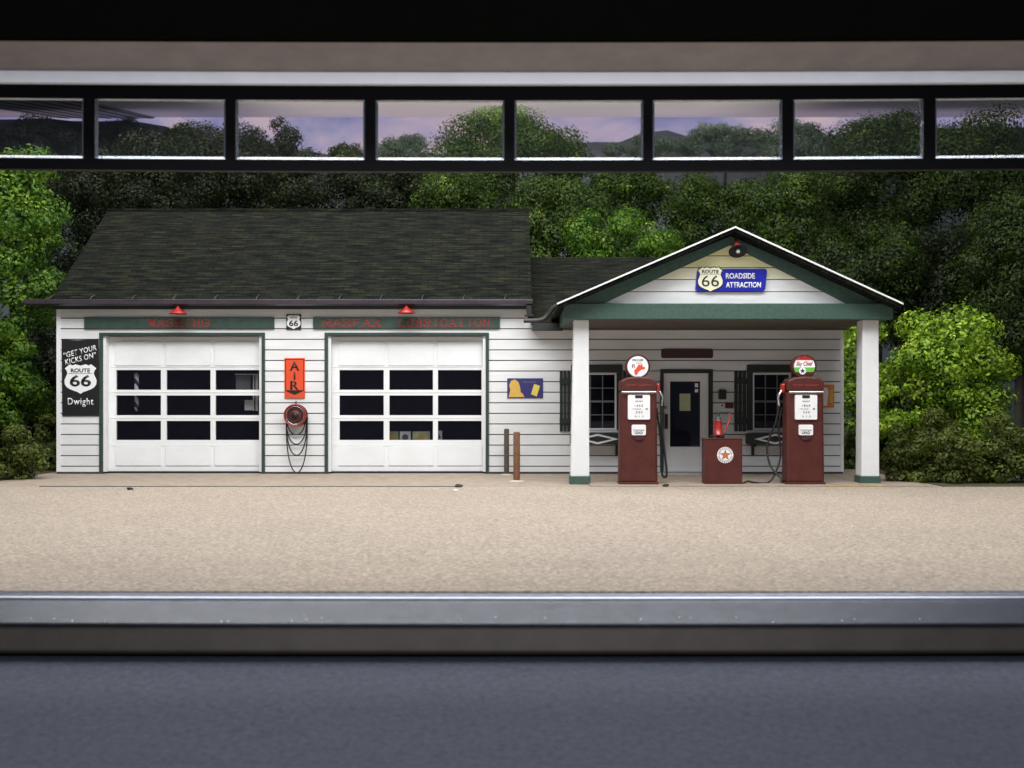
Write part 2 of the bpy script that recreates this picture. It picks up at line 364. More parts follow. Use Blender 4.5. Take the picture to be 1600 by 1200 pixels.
# sloping inner ceiling of the case, seen through the upper panes
zb, zf = PZ(182, SD)+.02, PZ(118, 29)
prof = [(SD-D0+.3, zb), (29-D0, zf), (29-D0, zf+.2), (SD-D0+.3, zb+.2)]
ce = MB().ext(prof, [-34, 34]); tag(ce.build('ceiling', M['lid']), kind='structure')
vt = thing('ceiling_vent', (PX(60,34), 34-D0, PZ(160,34)), 'dark ribbed strip slanting across the pale ceiling behind the left upper panes', 'vent')
M['vent'] = mat('grooved_grey_strip', (.16,.16,.17), .6); M['ventd'] = mat('strip_groove', (.03,.03,.03), .9)
def cz_at(y): return zf+(zb-zf)*(y-(29-D0))/(SD+.3-29)
def strip(mb, xb0, xb1, xf0, xf1, off):
    yb_, yf_ = SD-D0-.1, 29-D0+.1
    v = [(xb0, yb_, cz_at(yb_)-off), (xb1, yb_, cz_at(yb_)-off), (xf1, yf_, cz_at(yf_)-off), (xf0, yf_, cz_at(yf_)-off)]
    v += [(a, b, c+off-.004) for a, b, c in v]
    mb.add(v, [(0,1,2,3),(7,6,5,4),(0,4,5,1),(1,5,6,2),(2,6,7,3),(3,7,4,0)])
xb0, xb1 = PX(95, SD), PX(243, SD); xf0, xf1 = PX(-330, 29), PX(-30, 29)
mb = MB(); strip(mb, xb0, xb1, xf0, xf1, .05); mb.build('strip', M['vent'], vt)
for k in range(7):
    a = (k+.5)/7; b = a+.05; mb = MB(); strip(mb, xb0+(xb1-xb0)*a, xb0+(xb1-xb0)*b, xf0+(xf1-xf0)*a, xf0+(xf1-xf0)*b, .06)
    mb.build('groove', M['ventd'], vt)

# hills behind
def hill(px0, px1, d, pts, m, name):
    xs = np.linspace(PX(px0, d), PX(px1, d), 60); v = []; 
    rnd = random.Random(int(d*10))
    for x in xs:
        px = x*1700/d+800; py = np.interp(px, [p[0] for p in pts], [p[1] for p in pts])
        z = PZ(py, d)+rnd.uniform(-.12, .12)
        v += [(x, d-D0-6, 0), (x, d-D0-2.2, z*.72), (x, d-D0, z), (x, d-D0+1.2, z*.9), (x, d-D0+2, 0)]
    f = [(i*5+j, (i+1)*5+j, (i+1)*5+j+1, i*5+j+1) for i in range(59) for j in range(4)]
    mb = MB(); mb.add(v, f, True); return tag(mb.build(name, m), kind='structure')
M['hillm'] = mat('wooded_hill', (.13,.16,.19), .9, col2=(.18,.22,.25), scale=2.5, bump=1, bscale=4)  # bluish distance haze put into the hill colour
hill(-300, 1900, 39, [(-300,185),(0,188),(200,184),(250,196),(330,225),(600,245),(900,228),(1040,206),(1130,220),(1280,210),(1500,200),(1900,190)], M['hillm'], 'hills')

# ================================================================ TREES
def leaves(clumps, leaf, seed, flat=.5):
    """clumps: list of (centre, radius, count)"""
    rg = np.random.default_rng(seed); C=[]; Nn=[]
    for c, r, n in clumps:
        u = rg.normal(size=(n,3)); u /= np.linalg.norm(u, axis=1)[:,None]
        rr = r*np.clip(rg.normal(.86,.16,size=(n,1)), .2, 1.25)
        C.append(np.array(c)+u*rr*np.array([1,1,.82])); Nn.append(u+rg.normal(size=(n,3))*.32+np.array([0,0,.1]))
    C = np.concatenate(C); Nn = np.concatenate(Nn); Nn /= np.linalg.norm(Nn, axis=1)[:,None]
    t = np.cross(Nn, rg.normal(size=Nn.shape)); t /= np.linalg.norm(t, axis=1)[:,None]; b = np.cross(Nn, t)
    s = leaf*rg.uniform(.6,1.35,size=(len(C),1))
    V = np.stack([C-t*s, C+b*s*.55+Nn*s*.12, C+t*s, C-b*s*.55+Nn*s*.12], 1).reshape(-1,3)
    return V
def leaf_object(name, V, m, parent, org):
    n = len(V)//4; me = bpy.data.meshes.new(name)
    V = V-np.array(org)
    me.vertices.add(len(V)); me.vertices.foreach_set('co', V.astype(np.float32).ravel())
    me.loops.add(n*4); me.loops.foreach_set('vertex_index', np.arange(n*4, dtype=np.int32))
    me.polygons.add(n); me.polygons.foreach_set('loop_start', np.arange(0, n*4, 4, dtype=np.int32))
    me.polygons.foreach_set('loop_total', np.full(n, 4, dtype=np.int32))
    me.materials.append(m); me.update(calc_edges=True)
    ob = bpy.data.objects.new(name, me); COL.objects.link(ob)
    if parent: ob.parent = parent
    return ob
TID = [100]
def tree(name, cx, cy, rx, ry, d, kind, label, cat='tree', group=None, leaf=None, dens=1.0, lump=.34, zmin=0.02, conic=0):
    """crown centre/extent given as seen; real distance d"""
    TID[0] += 1; rn = random.Random(TID[0]); s = d/1700
    X0, Z0 = PX(cx, d), PZ(cy, d); A, B = rx*s, ry*s; Y0 = d-D0; Ay = min(A, B)*.85
    org = (X0, Y0, 0); root = thing(name, org, label, cat, group)
    leaf = leaf or (.038 if d < 20 else .036)
    clumps = []; ncl = max(10, int(14*(A*B)**.5*1.4+10)); rmean = lump*min(A, B)
    for k in range(ncl):
        for _ in range(20):
            u = Vector((rn.gauss(0,1), rn.gauss(0,1), rn.gauss(0,1))).normalized()
            if u.y < .55: break
        q = rn.uniform(.62, .92); r = rmean*rn.uniform(.55, 1.25)
        tap = 1-conic*max(0, u.z)*.6
        c = (X0+u.x*A*q*tap*.93, Y0+u.y*Ay*q, Z0+u.z*B*q*.95)
        if c[2] < zmin+r*.3: c = (c[0], c[1], zmin+r*.3)
        clumps.append((c, r, int(dens*120*(r/leaf/5)**2)+60))
    clumps.append(((X0, Y0, Z0), min(A, B)*.66, int(dens*2600)))
    V = leaves(clumps, leaf, TID[0])
    V[:, 2] = np.maximum(V[:, 2], zmin)
    if d > 20: V[:, 2] = np.minimum(V[:, 2], CZ+(620-181)*d/1700+.0)
    leaf_object('crown', V, LF[kind], root, org)
    mb = MB(); h = Z0+B*.3; r0 = min(.09, max(.04, .07*A))
    mb.tube([(X0, Y0, 0), (X0+.03*A, Y0, h*.4), (X0-.04*A, Y0, h*.75), (X0, Y0, h)], [r0*1.4, r0, r0*.75, r0*.3], 8)
    for k in range(5):
        a = k*1.26+rn.random(); zz = max(.15, Z0-B*.5)+k*B*.12
        if zz > h: continue
        mb.tube([(X0, Y0, zz), (X0+math.cos(a)*A*.35, Y0+math.sin(a)*Ay*.35, zz+B*.2), (X0+math.cos(a)*A*.7, Y0+math.sin(a)*Ay*.7, zz+B*.45)], [r0*.5, r0*.3, r0*.1], 6)
    mb.build('trunk', M['bark'], root)
    return root
G1 = 'trees in the wood behind the station'
T = [
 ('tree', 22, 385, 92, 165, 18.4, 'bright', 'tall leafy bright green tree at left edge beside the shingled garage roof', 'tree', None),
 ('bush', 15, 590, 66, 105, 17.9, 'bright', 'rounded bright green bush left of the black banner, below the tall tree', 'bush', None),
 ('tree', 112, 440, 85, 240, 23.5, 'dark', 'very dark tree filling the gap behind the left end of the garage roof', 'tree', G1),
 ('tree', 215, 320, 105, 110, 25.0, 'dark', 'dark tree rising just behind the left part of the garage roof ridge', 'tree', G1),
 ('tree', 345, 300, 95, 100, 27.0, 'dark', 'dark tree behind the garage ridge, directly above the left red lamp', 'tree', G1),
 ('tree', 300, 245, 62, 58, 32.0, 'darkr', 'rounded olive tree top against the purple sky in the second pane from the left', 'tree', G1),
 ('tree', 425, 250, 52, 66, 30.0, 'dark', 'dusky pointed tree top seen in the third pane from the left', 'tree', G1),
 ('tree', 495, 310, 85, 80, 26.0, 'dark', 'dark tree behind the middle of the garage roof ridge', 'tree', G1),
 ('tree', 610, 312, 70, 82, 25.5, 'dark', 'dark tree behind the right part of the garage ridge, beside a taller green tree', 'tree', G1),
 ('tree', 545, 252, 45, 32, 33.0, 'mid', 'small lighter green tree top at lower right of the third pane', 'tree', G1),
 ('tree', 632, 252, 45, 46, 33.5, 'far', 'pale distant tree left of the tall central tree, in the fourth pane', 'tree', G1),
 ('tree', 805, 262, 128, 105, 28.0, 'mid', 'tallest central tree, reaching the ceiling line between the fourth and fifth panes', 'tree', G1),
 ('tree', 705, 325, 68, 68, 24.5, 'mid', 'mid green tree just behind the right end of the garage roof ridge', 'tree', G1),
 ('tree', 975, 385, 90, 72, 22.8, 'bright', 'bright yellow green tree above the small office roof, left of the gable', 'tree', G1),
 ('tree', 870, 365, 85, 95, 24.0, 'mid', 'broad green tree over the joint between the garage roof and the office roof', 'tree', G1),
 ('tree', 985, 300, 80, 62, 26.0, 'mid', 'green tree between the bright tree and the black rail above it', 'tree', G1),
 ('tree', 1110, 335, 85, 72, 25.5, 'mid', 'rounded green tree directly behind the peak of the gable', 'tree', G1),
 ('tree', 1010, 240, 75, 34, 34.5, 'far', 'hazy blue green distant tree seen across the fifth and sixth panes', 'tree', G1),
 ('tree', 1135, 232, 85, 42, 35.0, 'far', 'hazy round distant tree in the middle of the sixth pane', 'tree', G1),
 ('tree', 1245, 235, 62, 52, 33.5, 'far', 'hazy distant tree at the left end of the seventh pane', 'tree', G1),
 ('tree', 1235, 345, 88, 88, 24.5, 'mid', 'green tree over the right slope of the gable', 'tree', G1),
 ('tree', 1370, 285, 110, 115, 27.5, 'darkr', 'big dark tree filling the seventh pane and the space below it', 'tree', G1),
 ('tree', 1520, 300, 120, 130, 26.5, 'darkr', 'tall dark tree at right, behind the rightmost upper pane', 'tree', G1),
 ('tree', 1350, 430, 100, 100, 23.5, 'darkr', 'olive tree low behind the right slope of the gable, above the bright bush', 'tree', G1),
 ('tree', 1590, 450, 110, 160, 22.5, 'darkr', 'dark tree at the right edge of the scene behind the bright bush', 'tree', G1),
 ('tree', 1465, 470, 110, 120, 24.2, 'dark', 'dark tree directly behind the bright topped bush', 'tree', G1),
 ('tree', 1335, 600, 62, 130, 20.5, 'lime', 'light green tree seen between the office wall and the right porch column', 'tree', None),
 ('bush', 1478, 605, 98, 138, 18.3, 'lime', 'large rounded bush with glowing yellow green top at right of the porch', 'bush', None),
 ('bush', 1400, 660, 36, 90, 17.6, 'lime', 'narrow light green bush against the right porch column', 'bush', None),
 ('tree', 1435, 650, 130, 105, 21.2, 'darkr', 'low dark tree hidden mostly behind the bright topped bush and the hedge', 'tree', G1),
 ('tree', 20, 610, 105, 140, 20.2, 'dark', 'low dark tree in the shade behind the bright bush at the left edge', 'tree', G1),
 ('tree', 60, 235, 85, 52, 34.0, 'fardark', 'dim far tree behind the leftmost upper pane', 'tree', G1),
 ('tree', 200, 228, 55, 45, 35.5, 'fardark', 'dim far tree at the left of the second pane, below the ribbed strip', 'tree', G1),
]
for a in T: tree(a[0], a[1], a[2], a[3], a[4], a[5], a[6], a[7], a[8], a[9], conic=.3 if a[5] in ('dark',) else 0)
H = [(-35,712,50,62,15.6,'low olive shrub at the far left edge below the bright bush'),
     (38,708,42,58,15.9,'olive shrub left of the white garage wall, beside the shrub at the edge'),
     (74,700,26,58,17.6,'narrow olive shrub touching the left corner of the garage'),
     (1338,712,36,52,18.2,'olive shrub behind the foot of the right porch column'),
     (1415,712,44,56,15.3,'olive shrub just right of the right porch column'),
     (1490,715,50,54,15.1,'olive shrub in front of the middle of the bright topped bush'),
     (1568,708,52,60,15.2,'tall olive shrub near the right edge of the scene'),
     (1640,712,46,58,15.1,'olive shrub cut off by the right edge of the scene'),
     (1452,690,60,50,17.4,'olive shrub in the rear row between the column and the right edge')]
for a in H: tree('shrub', a[0], a[1], a[2], a[3], a[4], 'olive', a[5], 'shrub', 'olive shrubs beside the station', leaf=.028, dens=.8, lump=.36, zmin=.012)

# ================================================================ STATION
st = thing('gas_station', (0, 0, 0), 'white clapboard filling station with two garage doors, green trim and a gabled porch', 'building')
WL, WR, WT, WT2 = -7.05, 5.12, 2.60, 2.32
GD = [(-6.38, -3.90), (-2.87, -.41)]; GH = 2.15
OP = [(g[0], g[1], 0, GH) for g in GD]+[(2.36, 3.10, 0.04, 1.60), (.98, 1.66, .68, 1.57), (3.72, 4.38, .68, 1.57), (.30, WR+1, WT2, 9)]
def minus(x0, x1, z0, z1):
    segs = [(x0, x1)]; zm = (z0+z1)/2
    for a, b, c, d in OP:
        if c <= zm <= d:
            n = []
            for s0, s1 in segs:
                if b <= s0 or a >= s1: n.append((s0, s1)); continue
                if a > s0: n.append((s0, a))
                if b < s1: n.append((b, s1))
            segs = n
    return segs
lines = [.125+.165*k for k in range(-1, 16)]
def clap(z0, z1):
    zs = sorted(set([z0, z1]+[l for l in lines if z0 < l < z1]+[o for q in OP for o in q[2:] if z0 < o < z1])); return list(zip(zs, zs[1:]))
fr, bk = MB(), MB()
for z0, z1 in clap(.03, WT):
    top = z1-.016 if any(abs(z1-l) < 1e-6 for l in lines) else z1
    for a, b in minus(WL, WR, z0, z1):
        fr.box(a, b, -.035, 0, z0, top); bk.box(a, b, .0005, .12, z0, z1)
    # side walls
    if z1 <= WT2+.01:
        fr.box(WR, WR+.035, -.034, 4.4, z0, top); fr.box(WL-.035, WL, -.034, 4.4, z0, top)
fr.build('siding', M['siding'], st)
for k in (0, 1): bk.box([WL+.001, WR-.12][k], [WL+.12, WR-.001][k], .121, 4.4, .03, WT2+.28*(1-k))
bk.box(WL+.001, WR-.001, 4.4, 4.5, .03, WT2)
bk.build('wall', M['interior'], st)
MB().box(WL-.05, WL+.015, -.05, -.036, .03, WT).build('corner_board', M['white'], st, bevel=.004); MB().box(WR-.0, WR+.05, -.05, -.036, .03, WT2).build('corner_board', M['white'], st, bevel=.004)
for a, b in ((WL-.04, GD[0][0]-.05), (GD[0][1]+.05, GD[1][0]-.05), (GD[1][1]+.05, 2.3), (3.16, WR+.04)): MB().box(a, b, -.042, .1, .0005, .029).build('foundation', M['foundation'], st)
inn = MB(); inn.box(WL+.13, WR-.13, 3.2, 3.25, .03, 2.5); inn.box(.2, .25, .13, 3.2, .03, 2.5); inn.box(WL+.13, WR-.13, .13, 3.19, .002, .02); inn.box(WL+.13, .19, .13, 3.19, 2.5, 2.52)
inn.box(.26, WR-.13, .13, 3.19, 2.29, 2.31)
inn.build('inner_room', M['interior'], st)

# garage doors
def garage_door(x0, x1, extra_label):
    cols = [(.16+.0, .86), (.95, 1.64), (1.72, 2.41)]; W = x1-x0; k = W/2.48
    rows = [(740-609, 740-578), (740-649, 740-618), (740-688, 740-658)]
    xs = [(x0+a*k, x0+b*k) for a, b in cols]; zs = [(a/100., b/100.) for a, b in rows]
    fr = MB(); fr.box(x0-.05, x0, -.06, .14, .0, GH+.05); fr.box(x1, x1+.05, -.06, .14, .0, GH+.05); fr.box(x0, x1, -.06, .14, GH, GH+.05)
    fr.build('door_frame', M['trim'], st, bevel=.004)
    for a, b in ((x0+.0005, x0+.045), (x1-.045, x1-.0005)): MB().box(a, b, -.02, .098, .03, GH-.001).build('door_jamb', M['white'], st)
    dp = MB(); y0, y1 = .10, .15
    # grid of rails and stiles
    zz = [.03]+[v for r_ in reversed(zs) for v in r_]+[GH-.002]; 
    x_in = x0+.005; x_out = x1-.005
    zedges = [(.03, zs[2][0]), (zs[2][1], zs[1][0]), (zs[1][1], zs[0][0]), (zs[0][1], GH-.002)]
    for a, b in zedges: dp.box(x_in, x_out, y0, y1, a, b)
    for a, b in zs:
        e = [x_in]+[v for q in xs for v in q]+[x_out]
        for i in range(0, 8, 2): dp.box(e[i], e[i+1], y0, y1, a, b)
    # raised panel mouldings on the blank top and bottom sections
    for a, b in xs:
        dp.box(a-.01, b+.01, y0-.014, y0-.0005, .12, .42); dp.box(a-.01, b+.01, y0-.014, y0-.0005, zs[0][1]+.07, GH-.08)
    for z in (.43, zs[2][1]+.045, zs[1][1]+.045, zs[0][1]+.04): dp.box(x_in+.02, x_out-.02, y0-.006, y0-.0005, z, z+.012)
    door = dp.build('garage_door', M['door'], st, bevel=.004)
    for a, b in zs:
        for c, d in xs: MB().box(c, d, y0+.02, y0+.03, a, b).build('window_pane', M['glass'], door)
    MB().box(x0+.005, x1-.005, .07, .16, .0005, .028).build('door_seal', M['rubber'], door)
    return xs, zs
xs1, zs1 = garage_door(*GD[0], ''); xs2, zs2 = garage_door(*GD[1], '')

# roofs
def roof_slab(x0a, x1a, ya, za, x0b, x1b, yb, zb, th, extra=None):
    mb = MB(); v = [(x0a, ya, za), (x1a, ya, za), (x1b, yb, zb), (x0b, yb, zb)]
    v += [(a, b, c-th) for a, b, c in v]
    mb.add(v, [(0,1,2,3),(7,6,5,4),(0,4,5,1),(1,5,6,2),(2,6,7,3),(3,7,4,0)]); return mb
def uvs(p): return (p[0], math.hypot(p[1], p[2]))
RL, RRt, EY, RY = -7.12, .30, -.22, 2.2
ez, rz = PZ(468, D0+EY), PZ(328, D0+RY)
rf = roof_slab(RL, RRt, EY, ez, RL, RRt, RY, rz, .06)
b2 = roof_slab(RRt, RL, 2*RY-EY, ez, RRt, RL, RY+.001, rz-.001, .06); rf.add(b2.v, b2.f)
main_roof = rf.build('garage_roof', M['roof'], st, uvfn=uvs)
MB().add([(RRt-.1,0,WT-.3),(RRt-.1,4.4,WT-.3),(RRt-.1,RY,rz-.1),(RRt-.06,0,WT-.3),(RRt-.06,4.4,WT-.3),(RRt-.06,RY,rz-.1)], [(0,1,2),(5,4,3),(0,3,4,1),(1,4,5,2),(2,5,3,0)]).build('gable_wall', M['siding'], st)
gw = MB().add([(WL,0,WT-.3),(WL,4.4,WT-.3),(WL,RY,rz-.1),(WL+.04,0,WT-.3),(WL+.04,4.4,WT-.3),(WL+.04,RY,rz-.1)], [(0,1,2),(5,4,3),(0,3,4,1),(1,4,5,2),(2,5,3,0)])
gw.build('gable_wall', M['siding'], st)
rc = MB(); rc.box(RL, RRt, RY-.05, RY+.05, rz-.03, rz+.018); rc.build('ridge_cap', M['roof'], main_roof, uvfn=uvs)
# office roof, hipped at right
ez2, rz2 = PZ(505, D0-.2), PZ(402, D0+RY)
o = MB(); A=(RRt+.001,-.2,ez2); B=(5.3,-.2,ez2); C=(4.1,RY,rz2); E=(RRt+.001,RY,rz2); F=(5.3,2*RY+.2,ez2); G=(RRt+.001,2*RY+.2,ez2)
o.add([A,B,C,E,F,G], [(0,1,2,3),(1,4,2),(4,5,3,2),(0,5,4,1),(0,3,5)])
o.build('office_roof', M['roof'], st, uvfn=uvs)
# gutter with brackets
gz = ez
gp = [(EY-.01, gz-.01), (EY-.10, gz-.01), (EY-.12, gz-.005), (EY-.12, gz-.03), (EY-.10, gz-.075), (EY-.05, gz-.10), (EY-.01, gz-.10)]
gt = MB().ext(gp[::-1], [RL-.36, RRt+.02]); gut = gt.build('gutter', M['gutter'], st, bevel=.004)
MB().box(RL+.02, RRt-.02, EY+.0, EY+.03, gz-.15, gz-.065).build('fascia_board', M['shutter'], st)
MB().box(RL+.03, RRt-.03, EY+.031, -.036, gz-.13, gz-.11).build('soffit', M['trim'], st)
for k in range(12):
    x = RL+.02+k*.635
    if x > RRt+.03: break
    mb = MB(); mb.tube([(x, EY-.105, gz-.01), (x+.01, EY-.08, gz+.03), (x+.02, EY+.05, gz+.075)], .008, 6); mb.build('gutter_bracket', M['ironlt'], gut)
# office eave corner, elbow downpipe
MB().box(.31, .78, -.25, -.205, ez2-.12, ez2-.0).build('office_fascia', M['shutter'], st)
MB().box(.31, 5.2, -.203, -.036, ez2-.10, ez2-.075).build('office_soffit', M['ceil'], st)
d_ = 16.5
mb = MB(); mb.tube(smooth_path([(PX(818,d_), -.5, PZ(501,d_)), (PX(835,d_), -.5, PZ(501,d_)), (PX(848,d_), -.5, PZ(499,d_)), (PX(856,d_), -.5, PZ(492,d_)), (PX(864,d_), -.55, PZ(482,d_)), (PX(872,d_), -.6, PZ(477,d_))]), .035, 10)
mb.build('downpipe', M['ironlt'], st)
mb = MB(); mb.box(.22, .30, EY-.10, EY-.02, gz-.24, gz-.101); mb.box(.19, .33, EY-.12, EY-.01, gz-.27, gz-.241); mb.box(.24, .31, EY-.09, EY-.03, gz-.36, gz-.271)
mb.build('gutter_outlet', M['iron'], st, bevel=.004)

# porch
dc = 14.9; CY = dc-D0
def porch_col(px0, px1, b0, b1):
    x0, x1, y0, y1 = PX(px0, dc), PX(px1, dc), CY, CY+.26; X0, X1 = PX(b0, dc), PX(b1, dc)
    zt, zb_ = 2.252, .11
    def ring(f, z): return [(x0+(X0-x0)*f, y0, z), (x1+(X1-x1)*f, y0, z), (x1+(X1-x1)*f, y1, z), (x0+(X0-x0)*f, y1, z)]
    mb = MB().add(ring(1, zb_)+ring(0, zt), [(3,2,1,0),(4,5,6,7),(0,1,5,4),(1,2,6,5),(2,3,7,6),(3,0,4,7)])
    c = mb.build('porch_column', M['white'], st, bevel=.008)
    MB().box(X0-.015, X1+.015, y0-.015, y1+.015, .0, zb_-.001).build('column_base', M['fascia'], c, bevel=.006)
porch_col(897, 920, 892, 921); porch_col(1348, 1373, 1346, 1374)
BX0, BX1 = PX(882, 14.75), PX(1396, 14.75); bz0, bz1 = 2.253, PZ(474, 14.75)
MB().box(BX0, BX1, -2.25, -2.03, bz0, bz1).build('porch_beam', M['fascia'], st, bevel=.008)
MB().box(BX0+.02, BX0+.18, -2.029, -.21, bz0+.01, bz1-.01).build('side_beam', M['fascia'], st)
MB().box(BX1-.18, BX1-.02, -2.029, -.21, bz0+.01, bz1-.01).build('side_beam', M['fascia'], st)
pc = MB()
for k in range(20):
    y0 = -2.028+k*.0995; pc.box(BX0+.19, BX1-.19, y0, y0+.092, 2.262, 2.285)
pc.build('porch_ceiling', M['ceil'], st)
ax, az = PX(1146, 14.6), PZ(357, 14.6); lx, lz = PX(871, 14.6), PZ(476, 14.6); rx_ = PX(1405, 14.6)
FY = 14.5-D0; th = .055
def slope(x0, z0, x1, z1, y0, y1, t):  # slab
    return MB().add([(x0,y0,z0),(x1,y0,z1),(x1,y1,z1),(x0,y1,z0),(x0,y0,z0-t),(x1,y0,z1-t),(x1,y1,z1-t),(x0,y1,z0-t)], [(3,2,1,0),(4,5,6,7),(0,1,5,4),(1,2,6,5),(2,3,7,6),(3,0,4,7)])
pr = slope(lx, lz, ax, az, FY, 1.2, th); q = slope(rx_, lz, ax+.0005, az, FY+.0003, 1.2, th)
pr.add(q.v, [tuple(reversed(f)) for f in q.f]); proof = pr.build('porch_roof', M['roof'], st, uvfn=lambda p: (p[1], p[0]*1.1))
e1 = slope(lx-.01, lz+.012, ax, az+.012, FY-.03, FY-.001, .022); e2 = slope(rx_+.01, lz+.012, ax+.0005, az+.012, FY-.0303, FY-.001, .022)
e1.add(e2.v, [tuple(reversed(f)) for f in e2.f]); e1.build('drip_edge', M['white'], proof)
# gable face: boards + green rake boards
gy = -2.16
ga = (ax, az-th-.015); gl = (lx+.11, bz1-.002); gr = (rx_-.11, bz1-.002)
def xl(z): return ga[0]+(gl[0]-ga[0])*(ga[1]-z)/(ga[1]-gl[1])
def xr(z): return ga[0]+(gr[0]-ga[0])*(ga[1]-z)/(ga[1]-gl[1])
zl = [bz1-.0]; 
for py in (455, 436, 417.5, 399, 381, 363): zl.append(PZ(py, 14.84))
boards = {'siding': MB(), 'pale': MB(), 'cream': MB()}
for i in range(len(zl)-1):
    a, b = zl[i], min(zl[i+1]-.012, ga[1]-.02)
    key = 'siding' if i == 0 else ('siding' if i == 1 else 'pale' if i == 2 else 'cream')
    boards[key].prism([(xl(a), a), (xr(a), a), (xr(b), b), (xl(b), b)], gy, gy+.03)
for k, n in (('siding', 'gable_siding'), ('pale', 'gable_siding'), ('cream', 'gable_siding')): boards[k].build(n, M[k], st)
MB().prism([gl, gr, ga], gy+.031, gy+.05).build('gable_backing', M['interior'], st)
wv = .25
rk = MB()
rk.prism([gl, (gl[0]+wv*2.05, gl[1]), (ga[0], ga[1]-wv*.5), ga], gy-.03, gy-.001)
rk.build('rake_board', M['fascia'], st, bevel=.004)
rk = MB(); rk.prism([(gr[0]-wv*2.05, gr[1]), gr, (ga[0]+.002, ga[1]), (ga[0]+.002, ga[1]-wv*.5)], gy-.03, gy-.001); rk.build('rake_board', M['fascia'], st, bevel=.004)

# office windows, shutters, window boxes
def office_window(x0, x1):
    z0, z1 = .68, 1.57
    MB().box(x0-.06, x1+.06, -.075, -.036, z1+.01, z1+.13).build('window_header', M['shutter'], st, bevel=.004)
    fb = MB(); fb.box(x0+.03, x0+.055, -.05, .05, z0, z1); fb.box(x1-.055, x1-.03, -.05, .05, z0, z1); fb.box(x0+.055, x1-.055, -.05, .05, z1-.025, z1); fb.box(x0+.055, x1-.055, -.05, .05, z0+.005, z0+.03)
    fb.box(x0-.02, x1+.02, -.09, -.036, z0-.035, z0-.005)
    wn = fb.build('window', M['white'], st, bevel=.003)
    for a, b in ((x0-.06, x0+.028), (x1-.028, x1+.06)): MB().box(a, b, -.07, .06, z0, z1+.009).build('window_surround', M['shutter'], st)
    mu = MB(); 
    for k in (1, 2): x = x0+.055+(x1-x0-.11)*k/3; mu.box(x-.007, x+.007, -.012, .012, z0+.03, z1-.025)
    for k in (1, 2, 3): z = z0+.03+(z1-z0-.055)*k/4; t = .016 if k == 2 else .007; mu.box(x0+.055, x1-.055, -.0115, .0115, z-t, z+t)
    mu.build('glazing_bars', mat_bar, wn)
    MB().box(x0+.055, x1-.055, .014, .02, z0+.03, z1-.025).build('window_pane', M['glass'], wn)
    cu = MB(); cu.box(x0+.055, x1-.055, .08, .10, z0+.03, z0+.14); cu.build('inner_sill', M['ink'], wn)
    # window box with white diamond
    bb = MB(); bb.box(x0-.08, x1+.08, -.26, -.037, z0-.21, z0-.05); wb = bb.build('window_box', M['shutter'], st, bevel=.006)
    cx, cz_ = (x0+x1)/2+.0, z0-.13; hw, hh = .32, .082
    dm = MB(); P4 = [(cx-hw, cz_), (cx, cz_-hh), (cx+hw, cz_), (cx, cz_+hh)]; t = .70
    I4 = [(cx-hw*t, cz_), (cx, cz_-hh*t+.008), (cx+hw*t, cz_), (cx, cz_+hh*t-.008)]
    for i in range(4): j = (i+1) % 4; dm.prism([P4[i], P4[j], I4[j], I4[i]], -.268, -.259)
    dm.build('diamond_moulding', M['white'], wb)
    for x in (x0+.03, x1-.03):
        br = MB(); br.box(x-.02, x+.02, -.20, -.037, z0-.25, z0-.211); br.prism([(x-.02, z0-.40), (x+.02, z0-.40), (x+.02, z0-.251), (x-.02, z0-.251)], -.075, -.037); br.build('bracket', M['shutter'], wb)
def shutter(x0, x1):
    z0, z1 = .66, 1.60; n = 3; w_ = (x1-x0)/n; mb = MB()
    for k in range(n): mb.box(x0+k*w_+.004, x0+(k+1)*w_-.008, -.06, -.037, z0, z1)
    for z in (z0+.12, z1-.20): mb.box(x0, x1-.004, -.078, -.061, z, z+.09)
    mb.build('shutter', M['shutter'], st, bevel=.003)
mat_bar = mat('grey_glazing_bar', (.16,.16,.18), .6)
office_window(.98, 1.66); office_window(3.72, 4.38)
shutter(.74, .915); shutter(1.73, 1.91); shutter(3.46, 3.655); shutter(4.45, 4.63)
# entrance
fb = MB(); fb.box(2.31, 2.36, -.06, .1, .0, 1.63); fb.box(3.08, 3.13, -.06, .1, .0, 1.63); fb.box(2.36, 3.08, -.06, .1, 1.58, 1.63); fb.box(2.36, 3.08, -.04, .1, .0, .03)
fb.build('entrance_frame', M['shutter'], st, bevel=.004)
ed = MB(); gx0, gx1, gz0, gz1 = 2.47, 2.94, .42, 1.44
for q in ((2.37, gx0, .04, 1.57), (gx1, 3.07, .04, 1.57), (gx0, gx1, .04, gz0), (gx0, gx1, gz1, 1.57)): ed.box(q[0], q[1], .0, .05, q[2], q[3])
dr = ed.build('entrance_door', M['white'], st, bevel=.004)
MB().box(gx0, gx1, .02, .03, gz0, gz1).build('door_glass', M['blueglass'], dr)
MB().lathe([(.012, -.05), (.012, -.02), (.028, -.012), (.028, .001)], (2.405, 0, 1.03), 'Y', 14).build('door_knob', M['chrome'], dr)
MB().box(2.385, 2.43, -.03, -.001, .70, .93).build('push_plate', M['iron'], dr)
MB().box(2.2, 3.25, -.35, -.04, .0, .022).build('door_step', M['conc'], st)

